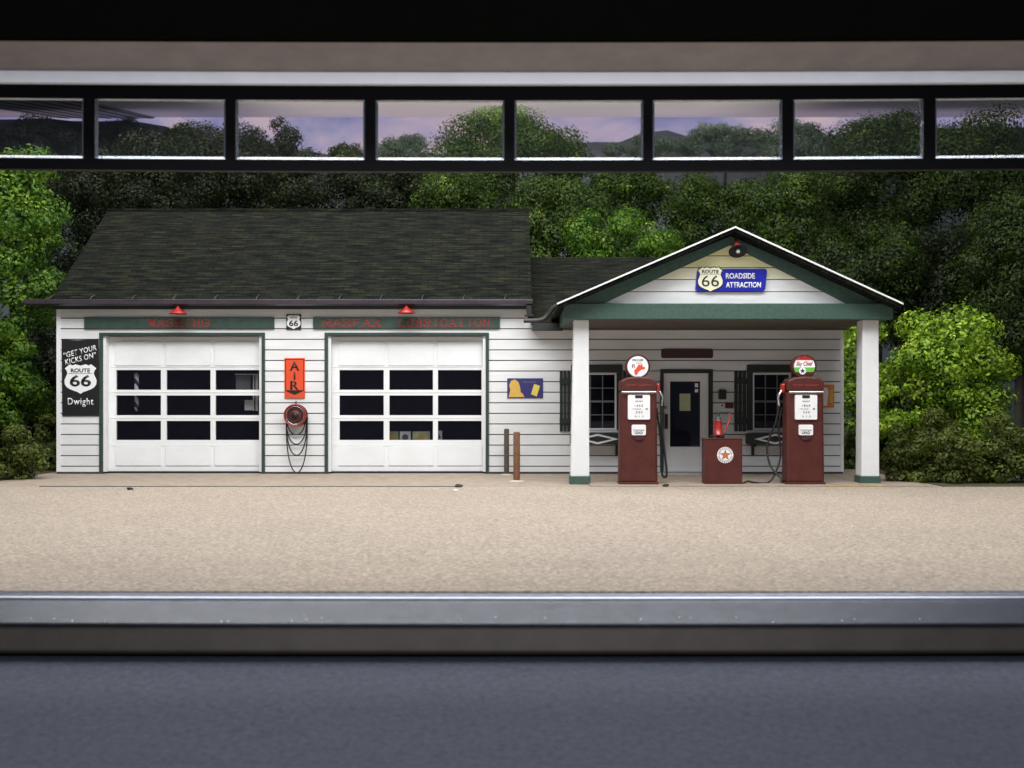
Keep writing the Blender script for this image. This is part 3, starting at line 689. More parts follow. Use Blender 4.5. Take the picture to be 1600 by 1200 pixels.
# ================================================================ things on and around the station
def lamp(px, py, label, d=16.72, s=1.05):
    y = d-D0; x, z = PX(px, d), PZ(py, d)-.02; t = thing('wall_lamp', (x, y, z), label, 'lamp', 'red lamps with shallow metal shades')
    MB().lathe([(.0, .07*s), (.022*s, .07*s), (.03*s, .05*s), (.075*s, .015*s), (.125*s, -.025*s), (.13*s, -.032*s), (.118*s, -.028*s), (.06*s, .01*s), (.0, .03*s)], (x, y, z), 'Z', 24).build('lamp_shade', M['red'], t)
    MB().tube(smooth_path([(x, y, z+.06*s), (x, y+.02, z+.085*s), (x, y+.10, z+.08*s), (x, y+.235, z+.03*s)]), .014, 8).build('lamp_arm', M['red'], t)
lamp(278, 485, 'small red lamp above the WASHING board, left of two under the gutter')
lamp(635, 484, 'small red lamp above the MARFAX LUBRICATION board under the gutter')
# gable lamp, tilted forward
x, y, z = PX(1153, 14.55), 14.55-D0, PZ(392, 14.55)
t = thing('gable_lamp', (x, y, z), 'red cone lamp with dark bell shade hanging at the peak of the gable', 'lamp')
Rm = Matrix.Rotation(R(-38), 3, 'X')
def bell(prof, mt, nm):
    mb = MB().lathe(prof, (0,0,0), 'Z', 24); mb.v = [tuple(Rm@Vector(v)+Vector((x, y, z))) for v in mb.v]; return mb.build(nm, mt, t)
bell([(.015, .22), (.025, .16), (.042, .08), (.05, .055)], M['red'], 'lamp_stem')
bell([(.045, .06), (.08, .04), (.125, -.005), (.119, -.01), (.09, .015), (.0, .03)], M['iron'], 'lamp_shade')
bell([(.0, -.035), (.02, -.03), (.028, -.01), (.02, .02)], M['bulb'], 'bulb')

def sign_board(px0, px1, label, words):
    x0, x1, z0, z1 = PX(px0, 16.92), PX(px1, 16.92), PZ(513.5, 16.92), PZ(495.5, 16.92)
    t = thing('sign_board', ((x0+x1)/2, -.04, z0), label, 'sign'); MB().box(x0, x1, -.07, -.036, z0, z1).build('board', M['board'], t, bevel=.003)
    for s, a, b in words: slab_text(s, PX(a, 16.92), PX(b, 16.92), z0+.035, z1-.035, -.07, M['redtxt'], t)
sign_board(131, 428, 'long green board with faded red letters WASHING over the left garage door', [('WASHING', 230, 328)])
sign_board(489, 781, 'long green board with red letters MARFAX LUBRICATION over the right garage door', [('MARFAX', 503, 596), ('LUBRICATION', 621, 767)])
dd = 16.93
# square 66 sign
x, z = PX(458.5, dd), PZ(503, dd); t = thing('route_sign', (x, -.04, z), 'small square black sign with white 66 shield between the two green boards', 'sign')
MB().box(x-.115, x+.115, -.052, -.037, z-.12, z+.12).build('plate', M['black'], t)
MB().prism(shield_pts(x, z-.002, .215, .22), -.057, -.0525).build('shield', M['wtxt'], t)
text('66', x, z-.02, -.0575, .14, .095, M['black'], t, bold=.02); text('ROUTE', x, z+.068, -.0575, .10, .026, M['black'], t, bold=.01)
# AIR sign
x0, x1, z0, z1 = PX(444, dd), PX(476, dd), PZ(622.5, dd), PZ(559, dd); xc = (x0+x1)/2
t = thing('air_sign', (xc, -.04, z0), 'glossy orange red vertical AIR sign with arrow above the hose reel', 'sign')
MB().box(x0, x1, -.055, -.037, z0, z1).build('plate', M['orange'], t, bevel=.006)
e = MB(); e.box(x0+.014, x0+.024, -.058, -.0555, z0+.12, z1-.02); e.box(x1-.024, x1-.014, -.058, -.0555, z0+.12, z1-.02); e.box(x0+.024, x1-.024, -.058, -.0555, z1-.03, z1-.02); e.build('border', M['black'], t)
for ch, py, ww, hh in (('A', 572, .145, .14), ('I', 587.5, .024, .115), ('R', 602, .13, .14)): text(ch, xc, PZ(py, dd), -.0555, ww, hh, M['black'], t, bold=.02)
MB().prism([(x0+.02, z0+.115), (xc, z0+.055), (x1-.02, z0+.115), (x1-.02, z0+.128), (x0+.02, z0+.128)], -.058, -.0555).build('arrow', M['black'], t)
# hose reel
x, z = PX(461.5, 16.85), PZ(649, 16.85); t = thing('hose_reel', (x, -.04, z), 'round dark red air hose reel with black hose hanging in loops by the AIR sign', 'hose reel')
MB().lathe([(.03, -.19), (.05, -.18), (.06, -.165), (.13, -.165), (.165, -.19), (.175, -.185), (.175, -.17), (.14, -.145), (.10, -.13), (.10, -.08), (.175, -.07), (.175, -.05), (.0, -.045)], (x, 0, z), 'Y', 36).build('drum', M['maroon'], t)
MB().lathe([(.0, -.205), (.04, -.20), (.045, -.18), (.045, -.175)], (x, 0, z), 'Y', 20).build('hub', M['iron'], t)
mb = MB(); mb.tube([(x-.01, -.06, z+.17), (x-.01, -.045, z+.22)], .012, 6); mb.build('hook', M['ironlt'], t)
def ring(rr_, yy_, th_, m_, nm):
    n = 40; MB().tube([(x+rr_*math.cos(2*math.pi*k/n), yy_, z+rr_*math.sin(2*math.pi*k/n)) for k in range(n+1)], th_, 6, caps=False).build(nm, m_, t)
ring(.166, -.187, .010, M['red'], 'rim_ring'); ring(.105, -.168, .007, M['iron'], 'inner_ring'); ring(.14, -.176, .005, M['chrome'], 'worn_ring')
lp = MB()
for i, (h, wd) in enumerate(((.30, .14), (.45, .155), (.62, .16), (.89, .165))):
    pts = []
    for k in range(13):
        a = math.pi*k/12; xx = x-wd*math.cos(a)+.006*i; zz = z-.03-(h-.03)*(math.sin(a)**.75); pts.append((xx, -.09-.012*i, zz))
    lp.tube(smooth_path(pts, 3), .0095, 7)
lp.build('hose', M['rubber'], t)
# tall black banner
x0, x1, z0, z1 = PX(95.5, dd), PX(155, dd), PZ(650, dd), PZ(530, dd); xc = (x0+x1)/2
t = thing('banner', (xc, -.04, z0), 'tall black ROUTE 66 Dwight banner left of the left garage door', 'banner')
MB().prism([(x0+.01, z0), (x1, z0), (x1-.02, z1+.0), (x0+.25, z1-.014), (x0, z1-.005)], -.052, -.0365).build('cloth', M['black'], t)
rt = R(14)
text('“GET YOUR', xc-.01, z1-.19, -.0525, .52, .085, M['wtxt'], t, bold=.008, shear=.15, rot=rt, spacing=1.08); text('KICKS ON”', xc-.0, z1-.30, -.0525, .50, .085, M['wtxt'], t, bold=.008, shear=.15, rot=rt, spacing=1.08)
MB().prism(shield_pts(xc, z1-.62, .50, .46), -.056, -.0525).build('shield', M['wtxt'], t)
text('ROUTE', xc, z1-.485, -.0565, .30, .062, M['black'], t, bold=.02); text('66', xc, z1-.645, -.0565, .33, .18, M['black'], t, bold=.02)
MB().box(xc-.19, xc+.19, -.0575, -.0565, z1-.538, z1-.532).build('shield_line', M['black'], t)
text('Dwight', xc, z1-.985, -.0525, .40, .14, M['wtxt'], t, bold=.006, spacing=1.12)
# blue and gold poster
x0, x1, z0, z1 = PX(792.5, dd), PX(848.5, dd), PZ(622, dd), PZ(591, dd)
t = thing('poster', ((x0+x1)/2, -.04, z0), 'navy blue poster with golden figure and yellow packet between the garage and the porch', 'poster')
MB().box(x0, x1, -.05, -.0365, z0, z1).build('plate', M['navy'], t, bevel=.003)
MB().prism([(x0+.02,z0+.015),(x0+.27,z0+.015),(x0+.24,z0+.07),(x0+.21,z0+.09),(x0+.20,z0+.17),(x0+.175,z0+.25),(x0+.12,z0+.29),(x0+.06,z0+.27),(x0+.03,z0+.20),(x0+.05,z0+.12)], -.053, -.0505).build('golden_figure', M['gold'], t)
MB().prism([(x0+.37,z0+.06),(x0+.46,z0+.025),(x0+.51,z0+.19),(x0+.42,z0+.22)], -.053, -.0505).build('packet', M['yellow'], t)
text('~~~~', x0+.35, z1-.06, -.0505, .2, .03, M['ink'], t)
# maroon board over the entrance
t = thing('entrance_sign', (PX(1074, dd), -.04, PZ(560, dd)), 'dark maroon board with illegible faded lettering above the entrance door', 'sign')
MB().prism(rrect(PX(1033.5, dd), PX(1114.5, dd), PZ(559.5, dd), PZ(545, dd), .03), -.06, -.0365).build('board', M['maroon2'], t)
# orange poster right of the right pump
x0, x1, z0, z1 = PX(1284, dd), PX(1304, dd), PZ(637, dd), PZ(601, dd)
t = thing('orange_sign', (x0, -.04, z0), 'orange poster with white bottle on the wall behind the right gas pump', 'poster')
MB().box(x0-.04, x1, -.05, -.0365, z0, z1).build('plate', M['orange2'], t)
MB().prism([(x0+.03,z0+.03),(x0+.09,z0+.03),(x0+.11,z0+.24),(x0+.10,z0+.30),(x0+.04,z0+.32),(x0+.03,z0+.2)], -.053, -.0505).build('bottle_picture', M['wtxt'], t)
MB().prism([(x0+.13,z0+.08),(x0+.18,z0+.06),(x0+.18,z0+.29),(x0+.13,z0+.27)], -.053, -.0505).build('yellow_picture', M['gold'], t)
# mailbox and plaque
x, z = PX(1131, 16.8), PZ(616.5, 16.8)
t = thing('mailbox', (x, -.04, z-.08), 'small black mailbox on the wall right of the entrance door', 'mailbox')
MB().box(x-.055, x+.055, -.13, -.037, z-.075, z+.05).build('box', M['iron'], t, bevel=.01); MB().prism([(x-.06, z+.051), (x+.06, z+.051), (x+.045, z+.075), (x-.045, z+.075)], -.14, -.037).build('lid', M['iron'], t)
x, z = PX(1140, dd), PZ(633.5, dd); t = thing('plaque', (x, -.04, z), 'small dull red plaque below the black mailbox', 'plaque')
MB().box(x-.065, x+.065, -.05, -.0365, z-.045, z+.045).build('plate', M['maroon'], t, bevel=.004); text('NO SMOKING', x, z, -.0505, .1, .02, M['wtxt'], t) if False else None
x = PX(1129, dd); tag(MB().lathe([(.0,-.05),(.014,-.048),(.014,-.0365)], (x, 0, z), 'Y', 12).build('bell_button', M['iron'], org=None), 'tiny black bell button left of the dull red plaque', 'button')

# gable sign
dg = 14.78; gyy = dg-D0
x0, x1, z0, z1 = PX(1087, dg), PX(1196, dg), PZ(454.5, dg), PZ(420, dg)
t = thing('gable_sign', ((x0+x1)/2, gyy, z0), 'blue ROADSIDE ATTRACTION sign with white ROUTE 66 shield on the gable', 'sign')
MB().prism(rrect(x0, x1, z0, z1, .035, sk=.09), -2.205, -2.162).build('plate', M['blue'], t)
xs_ = PX(1110, dg); zs_ = PZ(436.5, dg)
MB().prism(shield_pts(xs_, zs_, .36, .355), -2.213, -2.2055).build('shield_outline', M['black'], t); MB().prism(shield_pts(xs_, zs_, .335, .33), -2.217, -2.2135).build('shield', M['pale'], t)
text('ROUTE', xs_, zs_+.105, -2.2175, .225, .045, M['black'], t, bold=.015); text('66', xs_, zs_-.022, -2.2175, .235, .15, M['black'], t, bold=.0)
MB().box(xs_-.13, xs_+.13, -2.2185, -2.2175, zs_+.068, zs_+.073).build('shield_line', M['black'], t)
xt0 = PX(1134.5, dg); xt1 = PX(1180, dg); xt2 = PX(1189.5, dg)
text('ROADSIDE', (xt0+xt1)/2, PZ(431, dg), -2.2055, xt1-xt0, .078, M['wtxt'], t, bold=.03); text('ATTRACTION', (xt0+xt2)/2, PZ(445, dg), -2.2055, xt2-xt0, .078, M['wtxt'], t, bold=.03)

# door notice, stickers
t = thing('door_notice', (PX(1070, 16.9), -.0, PZ(642, 16.9)), 'pale yellow green notice taped inside the entrance door glass', 'notice')
MB().box(PX(1062,17), PX(1079,17), .012, .019, PZ(642,17), PZ(615,17)).build('paper', mat('notice_paper', (.50,.55,.25), .7, col2=(.62,.66,.55), scale=9), t)
t = thing('door_sticker', (PX(1089, 17), .0, PZ(613, 17)), 'two tiny white stickers in the top right corner of the door glass', 'sticker')
m_ = MB(); m_.box(PX(1086,17), PX(1091,17), .013, .019, PZ(605,17), PZ(599,17)); m_.box(PX(1086,17), PX(1091,17), .013, .019, PZ(613,17), PZ(608,17)); m_.build('paper', M['wtxt'], t)

# things inside the garage, seen through the panes
x = PX(215.5, 17.3); t = thing('barber_pole', (x, .3, PZ(642,17.3)), 'slim black and white striped pole hanging inside the left garage door', 'pole')
def stripe():
    m, tt, p = nt('spiral_stripes'); N, L = tt.nodes, tt.links
    tc = N.new('ShaderNodeTexCoord'); wv_ = N.new('ShaderNodeTexWave'); wv_.bands_direction = 'DIAGONAL'; wv_.inputs['Scale'].default_value = 3.4
    L.new(tc.outputs['Object'], wv_.inputs['Vector']); cr = N.new('ShaderNodeValToRGB'); cr.color_ramp.interpolation = 'CONSTANT'; cr.color_ramp.elements[1].position = .42
    cr.color_ramp.elements[0].color = (.03,.03,.05,1); cr.color_ramp.elements[1].color = (.9,.9,.92,1)
    L.new(wv_.outputs['Fac'], cr.inputs[0]); L.new(cr.outputs[0], p.inputs['Base Color']); return m
za, zb2 = PZ(643,17.3), PZ(582,17.3)
MB().lathe([(.0, za), (.02, za+.02), (.034, za+.06), (.034, zb2-.08), (.0, zb2-.08)], (x, .24, 0), 'Z', 14).build('striped_tube', stripe(), t)
MB().lathe([(.034, zb2-.079), (.04, zb2-.05), (.03, zb2-.02), (.0, zb2)], (x, .24, 0), 'Z', 14).build('cap', M['wtxt'], t)
t = thing('inner_frame', (PX(388,17.3), .3, PZ(640,17.3)), 'grey panel and white bars seen behind the right panes of the left garage door', 'window')  # flat panel and thin white bars set close behind the glass
MB().box(PX(369,17.3), PX(392,17.3), .28, .3, PZ(609,17.3), PZ(587,17.3)).build('panel', mat('inner_grey', (.22,.23,.23), .8), t)
m_ = MB(); m_.box(PX(368,17.3), PX(404,17.3), .262, .275, PZ(586,17.3), PZ(584,17.3)); m_.box(PX(396,17.3), PX(398,17.3), .262, .275, PZ(642,17.3), PZ(586.1,17.3)); m_.box(PX(400,17.3), PX(404,17.3), .262, .275, PZ(642,17.3), PZ(586.1,17.3))
m_.box(PX(383,17.3), PX(395.9,17.3), .262, .275, PZ(641,17.3), PZ(625,17.3)); m_.build('frame', M['wtxt'], t)
for i, (a, b, mm, lb) in enumerate(((604, 623, 'green', 'small green and gold picture, leftmost in the row inside the right garage door'), (625, 642, 'wtxt', 'small white picture with dark figures in the row inside the right garage door'), (645, 672, 'yellow', 'wide pale yellow picture, right of the white one inside the right garage door'), (680, 691, 'wtxt', 'narrow white card inside the lower right pane of the right garage door'))):
    d2 = 17.28; x0, x1 = PX(a, d2), PX(b, d2); z0, z1 = PZ(690, d2), PZ(674 if i < 3 else 673, d2)
    t = thing('picture_card', ((x0+x1)/2, .28, z0), lb, 'picture'); MB().box(x0, x1, .25, .27, z0, z1).build('card', mat('card', {'green': (.35,.40,.22), 'wtxt': (.75,.75,.72), 'yellow': (.55,.55,.35)}[mm], .7, var=.3, scale=12), t)
    MB().prism(circle_pts((x0+x1)/2, (z0+z1)/2-.01, min(.05, (x1-x0)*.3), 10), .245, .249).build('picture', M['gold' if i % 2 == 0 else 'ink'], t)

# bollards
def bollard(px0, px1, pt, pb, m_, lb):
    d = 1.2*1700/(pb-620); y = d-D0; x = PX((px0+px1)/2, d); r = (px1-px0)/2*d/1700; h = PZ(pt, d)
    t = thing('bollard', (x, y, 0), lb, 'bollard', 'steel pipe bollards')
    MB().lathe([(r, .0), (r, h-.01), (r-.012, h), (r-.014, h-.02), (0, h-.03)], (x, y, 0), 'Z', 20).build('post', m_, t)
    MB().lathe([(r*2.3, 0), (r*2.2, .008), (r*1.2, .016), (r*1.02, .018)], (x, y, 0), 'Z', 24).build('footing', M['conc'], t)
bollard(787.5, 795.5, 670, 742, M['brownp'], 'darker brown pipe bollard, farther back against the white wall')
bollard(802, 812.5, 675, 752, M['rust'], 'rusty orange pipe bollard, nearer and slightly right of the dark one')

# gas pumps
def gas_pump(cx, globe, side, label):
    d = 14.72; s = d/1700; x = PX(cx, d); yf = d-D0; y1 = yf+.30; t = thing('gas_pump', (x, yf+.2, 0), label, 'gas pump', 'vintage maroon gas pumps')
    zt = PZ(611, d); w0, w1 = 30*s, 28.6*s
    b = MB(); v = [(x-w0, yf, .03), (x+w0, yf, .03), (x+w0, y1, .03), (x-w0, y1, .03), (x-w1, yf+.02, zt), (x+w1, yf+.02, zt), (x+w1, y1-.02, zt), (x-w1, y1-.02, zt)]
    b.add(v, [(3,2,1,0),(4,5,6,7),(0,1,5,4),(1,2,6,5),(2,3,7,6),(3,0,4,7)]); body = b.build('cabinet', M['maroon'], t, bevel=.035)
    MB().box(x-w0-.008, x+w0+.008, yf-.01, y1+.01, .0, .045).build('plinth', M['maroon'], t, bevel=.006)
    zc = PZ(592, d); hw = 28.8*s
    pts = [(x-hw, zt+.002), (x+hw, zt+.002), (x+hw, zc-.05), (x+hw*.93, zc-.012), (x+hw*.6, zc+.022), (x, zc+.035), (x-hw*.6, zc+.022), (x-hw*.93, zc-.012), (x-hw, zc-.05)]
    MB().prism(pts, yf-.005, y1).build('head', M['maroon'], t, bevel=.022)
    text('mmm mmmm', x, zt+.07, yf-.006, .34, .035, M['redtxt'], t, name='embossed_lettering', bold=.01, th=.003)
    MB().tube([(x-hw*.92, yf-.02, zt-.012), (x+hw*.92, yf-.02, zt-.012)], .012, 10).build('chrome_strip', M['chrome'], t)
    f0, f1, fz0, fz1 = x-17*s, x+17.5*s, PZ(655.5, d), PZ(617, d)
    dl = MB().prism(rrect(f0, f1, fz0, fz1, .018), yf-.014, yf+.03).build('dial_plate', M['wtxt'], t)
    MB().prism(rrect(x-6*s, x+6*s, fz1-.045, fz1-.004, .012), yf-.018, yf-.0145).build('dial_window', M['iron'], dl)
    def tx(w_, cx_, cz_, ww, hh, m2): text(w_, cx_, cz_, yf-.0145, ww, hh, m2, dl, bold=.01, th=.002)
    tx('GALLONS', x, fz1-.085, .10, .016, M['ink']); tx('1 8 6 8', x, fz1-.145, .11, .028, M['black']); tx('THIS SALE', x-.03, fz1-.19, .12, .012, M['ink'])
    tx('$', x+.105, fz1-.19, .03, .024, M['black']); tx('5 0 0', x+.005, fz1-.235, .085, .028, M['black']); tx('5 . 1 . 5', x+.005, fz1-.29, .11, .02, M['black'])
    p0, p1, q0, q1 = x-11*s, x+11*s, PZ(680, d), PZ(663.5, d)
    pl = MB().prism(rrect(p0, p1, q0, q1, .02), yf-.014, yf+.03).build('notice_plate', M['wtxt'], t)
    text('CONTAINS', x, q1-.075, yf-.0145, .15, .02, M['ink'], pl, bold=.01, th=.002); text('LEAD', x, q0+.035, yf-.0145, .11, .034, M['black'], pl, bold=.02, th=.002)
    MB().prism([(x+.075*math.cos(R(180+20*k)), q0-.015+.05*math.sin(R(180+20*k))) for k in range(10)], yf-.012, yf+.02).build('lower_badge', M['maroon2'], t)
    # globe
    gx, gz = x+(-.5*s if globe == 'fire' else 0), PZ(572.5, d); gr = 19.3*s; ym = yf+.13
    gb = MB().lathe([(.0, ym-.055), (gr*.86, ym-.06), (gr*.93, ym-.075), (gr, ym-.06), (gr, ym+.06), (gr*.9, ym+.08), (0, ym+.08)], (gx, 0, gz), 'Y', 40).build('globe', M['maroon'], t)
    MB().lathe([(gr*.5, gz-gr-.05), (gr*.42, gz-gr+.0), (gr*.5, gz-gr+.03)], (gx, ym, 0), 'Z', 20).build('globe_neck', M['maroon'], t)
    yy = ym-.062; rr = gr*.85
    MB().prism(circle_pts(gx, gz, rr, 36)[::1], yy-.006, yy-.001).build('globe_face', M['wtxt'], gb)
    if globe == 'fire':
        text('FIRE-CHIEF', gx, gz+rr*.62, yy-.0065, rr*1.05, rr*.22, M['ink'], gb, bold=.02, th=.002)
        text('GASOLINE', gx+.01, gz+rr*.32, yy-.0065, rr*.5, rr*.10, M['ink'], gb, th=.002)
        hat = [(-.30,-.72),(-.12,-.78),(.05,-.50),(.30,-.30),(.66,-.22),(.70,-.08),(.45,.0),(.42,.30),(.25,.12),(.10,.22),(-.02,.08),(-.14,-.15),(-.36,-.38)]
        MB().prism([(gx+a*rr, gz+b*rr) for a, b in hat], yy-.010, yy-.0065).build('helmet_emblem', M['orange'], gb)
        text('R', gx-rr*.38, gz+rr*.05, yy-.0065, rr*.35, rr*.38, M['redtxt'], gb, th=.002)
    else:
        def band(a, b): # horizontal slice of the disc
            n = 12; p = []
            for k in range(n+1): zz_ = a+(b-a)*k/n; p.append((math.sqrt(max(0, 1-zz_*zz_)), zz_))
            return [(gx+q[0]*rr*.99, gz+q[1]*rr) for q in p]+[(gx-q[0]*rr*.99, gz+q[1]*rr) for q in reversed(p)]
        MB().prism(band(-.52, -.08), yy-.009, yy-.0065).build('green_band', M['green'], gb)
        MB().prism(band(-.985, -.521), yy-.009, yy-.0065).build('lower_band', M['maroon'], gb)
        MB().prism(band(.62, .985), yy-.009, yy-.0065).build('upper_band', M['red'], gb)
        text('Sky Chief', gx, gz+rr*.22, yy-.0065, rr*1.6, rr*.52, M['red'], gb, bold=.02, shear=.3, th=.002)
        MB().prism(circle_pts(gx-rr*.2, gz-rr*.42, rr*.34, 20), yy-.012, yy-.0095).build('star_disc', M['wtxt'], gb)
        MB().prism(star_pts(gx-rr*.2, gz-rr*.42, rr*.26), yy-.015, yy-.0125).build('star', M['iron'], gb)
    # nozzle and hose on one side
    sg = side; sx = x+sg*(w1+.005); ys = yf+.15
    MB().box(min(sx, sx+sg*.05), max(sx, sx+sg*.05), ys-.05, ys+.05, zt-.02, zt+.10).build('nozzle_holder', M['red'], t, bevel=.012)
    nz = MB(); nz.tube(smooth_path([(sx+sg*.03, ys, zt+.03), (sx+sg*.06, ys-.02, zt-.03), (sx+sg*.085, ys-.02, zt-.07), (sx+sg*.075, ys-.02, zt-.20)]), [.02]*12+[.017]*13, 10)
    nz.tube([(sx+sg*.05, ys-.03, zt-.01), (sx+sg*.09, ys-.03, zt-.10)], .008, 6); nz.build('nozzle', M['chrome'], t)
    if sg > 0: hp = [(sx+.075, ys-.02, zt-.20), (sx+.085, ys, zt-.5), (sx+.11, ys+.02, .55), (sx+.15, ys+.02, .18), (sx+.135, ys+.04, .10), (sx+.09, ys+.06, .16), (sx+.075, ys+.08, .6), (sx+.02, ys+.1, 1.05)]
    else: hp = [(sx-.075, ys-.02, zt-.20), (sx-.11, ys+.05, zt-.45), (sx-.15, ys+.1, .72), (sx-.20, ys+.15, .48), (sx-.16, ys+.10, .24), (sx-.04, ys-.02, .08), (sx-.02, ys, .05)]
    MB().tube(smooth_path(hp), .015, 8).build('hose', M['rubber'], t)
    if sg < 0:
        MB().tube(smooth_path([(sx-.02, ys+.08, 1.05), (sx-.05, ys+.1, .75), (sx-.02, ys+.12, .42), (sx-.08, ys+.1, .2), (sx-.2, ys+.05, .03), (sx-.42, ys, .03), (sx-.50, ys-.03, .05), (sx-.58, ys-.05, .02)]), .013, 8).build('hose', M['rubber'], t)
gas_pump(998, 'fire', 1, 'maroon gas pump whose white globe shows a red helmet, left of the entrance')
gas_pump(1259, 'sky', -1, 'maroon gas pump whose globe has a green band, by the right window')

# oil dispenser
d = 14.75; s = d/1700; x = PX(1130.5, d); yf = d-D0
t = thing('oil_dispenser', (x, yf+.18, 0), 'low maroon oil cabinet with star emblem and red hand pump on top', 'oil pump')
zt = PZ(685.5, d)
MB().box(x-29.5*s, x+29.5*s, yf, yf+.24, .0, zt-.012).build('cabinet', M['maroon'], t, bevel=.008)
MB().box(x-30*s, x+30*s, yf-.006, yf+.25, zt-.011, zt+.004).build('lid', M['maroon'], t, bevel=.004)
ex, ezz = x+2.5*s, PZ(711, d); r = 13*s
MB().prism(circle_pts(ex, ezz, r, 32), yf-.006, yf+.001).build('emblem_rim', M['red'], t)
MB().prism(circle_pts(ex, ezz, r*.97, 32), yf-.009, yf-.0065).build('emblem_ring', M['wtxt'], t)
MB().prism(circle_pts(ex, ezz, r*.74, 32), yf-.0105, yf-.0092).build('emblem_line', M['black'], t); MB().prism(circle_pts(ex, ezz, r*.70, 32), yf-.012, yf-.0107).build('emblem_face', M['wtxt'], t)
MB().prism(star_pts(ex, ezz, r*.68), yf-.0135, yf-.0122).build('star_outline', M['iron'], t); MB().prism(star_pts(ex, ezz, r*.55), yf-.015, yf-.0137).build('star', M['bronze'], t)
rg = MB()
for k in range(22):
    a = 2*math.pi*k/22
    if k % 11 in (0,): continue
    c_, s_ = math.cos(a), math.sin(a); q = .85*r
    rg.prism([(ex+q*c_-.006, ezz+q*s_-.006), (ex+q*c_+.006, ezz+q*s_-.006), (ex+q*c_+.006, ezz+q*s_+.006), (ex+q*c_-.006, ezz+q*s_+.006)], yf-.0105, yf-.0092)
rg.build('emblem_lettering', M['redtxt'], t)
px_, yp = x-5.5*s, yf+.12
MB().lathe([(.03, zt), (.03, zt+.035), (.06, zt+.04), (.06, zt+.06), (.05, zt+.065), (.05, zt+.235), (.056, zt+.24), (.056, zt+.25), (.02, zt+.255)], (px_, yp, 0), 'Z', 20).build('pump_barrel', M['red'], t)
MB().lathe([(.05, zt+.2505), (.045, zt+.27), (.026, zt+.295), (.022, zt+.345), (.03, zt+.36), (.0, zt+.365)], (px_, yp, 0), 'Z', 16).build('pump_head', M['pipeg'], t)
MB().box(px_-.01, px_+.16, yp-.015, yp+.015, zt+.345, zt+.372).build('top_arm', M['pipeg'], t, bevel=.005)
MB().tube(smooth_path([(px_+.15, yp, zt+.35), (px_+.155, yp-.01, zt+.26), (px_+.12, yp-.02, zt+.18), (px_+.075, yp-.03, zt+.08)]), .012, 8).build('crank_handle', M['red'], t)
MB().box(px_-.11, px_+.08, yp-.04, yp+.04, zt+.02, zt+.045).build('bracket', M['iron'], t, bevel=.005)
MB().box(px_+.0, px_+.075, yp-.05, yp+.05, zt+.004, zt+.06).build('valve', M['iron'], t, bevel=.01)
MB().tube([(px_-.065, yp-.02, zt+.04), (px_-.065, yp-.02, zt+.24)], .007, 6).build('gauge_rod', M['red'], t)

# kerb strip of the pump island
tag(MB().box(PX(922, 14.6), 5.6, -2.52, -1.5, .0, .016).build('island', M['pave']), kind='structure')
tag(MB().box(PX(1288, 14.5), PX(1378, 14.5), -2.60, -2.525, .0, .022).build('kerb', M['curb']), kind='structure')

# crumbs
def crumb(px, py, d, r, m_, lb):
    x, y = PX(px, d), d-D0; rn = random.Random(px); b = bmesh.new(); bmesh.ops.create_icosphere(b, subdivisions=2, radius=r)
    for v in b.verts: v.co = Vector((v.co.x*1.5, v.co.y, v.co.z*.7))*(1+rn.uniform(-.25, .25))
    me = bpy.data.meshes.new('crumb'); b.to_mesh(me); b.free(); me.materials.append(m_)
    o = bpy.data.objects.new('crumb', me); COL.objects.link(o); o.location = (x, y, .012+r*.5); tag(o, lb, 'crumb')
crumb(203, 766, 13.9, .028, M['black'], 'black crumb on the beige board below the left garage door')
crumb(717, 763, 14.3, .036, M['black'], 'round black crumb on the board edge below the right garage door')
crumb(712, 769, 13.7, .022, M['wtxt'], 'white crumb on the beige board just in front of a black one')
crumb(1040, 760, 14.4, .03, M['black'], 'black crumb beside the foot of the left gas pump')
# black tube drawn in for the dark gap at the rear board edge
tag(MB().tube([(PX(62, 14.38), YB+.005, .016), (PX(400, 14.38), YB+.004, .015), (PX(712, 14.38), YB+.006, .016)], .006, 6).build('gap_line', M['black'], org=(PX(400,14.38), YB, .016)), 'thin black line for the gap along the rear edge of the beige board', 'gap_line')
# crack in the forecourt
# ================================================================ DISPLAY CASE
M['railp'] = mat('blue_grey_satin_paint', (.14,.15,.18), .26, metal=.75, var=.14, scale=10, bump=.12, bscale=300)
M['railb'] = mat('brown_black_paint', (.085,.066,.055), .5, var=.2)
M['skirt'] = mat('slate_blue_panel', (.100,.112,.155), .55, metal=.15, var=.35, scale=28, bump=.5, bscale=160)
M['hood'] = mat('matte_black_hood', (.003,.0028,.0025), .95, spec=0)
M['taupe'] = mat('taupe_underside', (.25,.21,.185), .7, var=.15, scale=5, bump=.3, bscale=60)
M['lip'] = mat('pale_grey_lip', (.64,.62,.66), .45, var=.06)
M['blackp'] = mat('gloss_black_plastic', (.004,.004,.005), .5, spec=.12)
xsN = list(np.linspace(-9, 9, 37))
def yz(d, py): return (d-D0, PZ(py, d))
ca = thing('case_rail', (0, 6.6-D0, -.3), 'blue grey metal rail and slate panel along the bottom front of the display case', 'rail')
import itertools
B_ = yz(6.60, 932)
import math as _m
r_ = .034; cb_ = (B_[0]-.004, B_[1]-r_)
arc = [(cb_[0]-r_*_m.sin(R(a)), cb_[1]+r_*_m.cos(R(a))) for a in range(-10, 62, 6)]
C_ = arc[-1]
p = [yz(6.66, 924), (B_[0]+.022, B_[1]-.012)]+arc[:2]+[arc[-2]]+arc[-1:]+[(C_[0]-.006, C_[1]-.006), yz(6.30, 974), yz(6.296, 976), yz(6.31, 978.5)]
p = p+[(6.64-D0, -.2)]
crest = [(a, b+.0015) for a, b in arc]+[(a+.004, b-.006) for a, b in arc[::-1]]
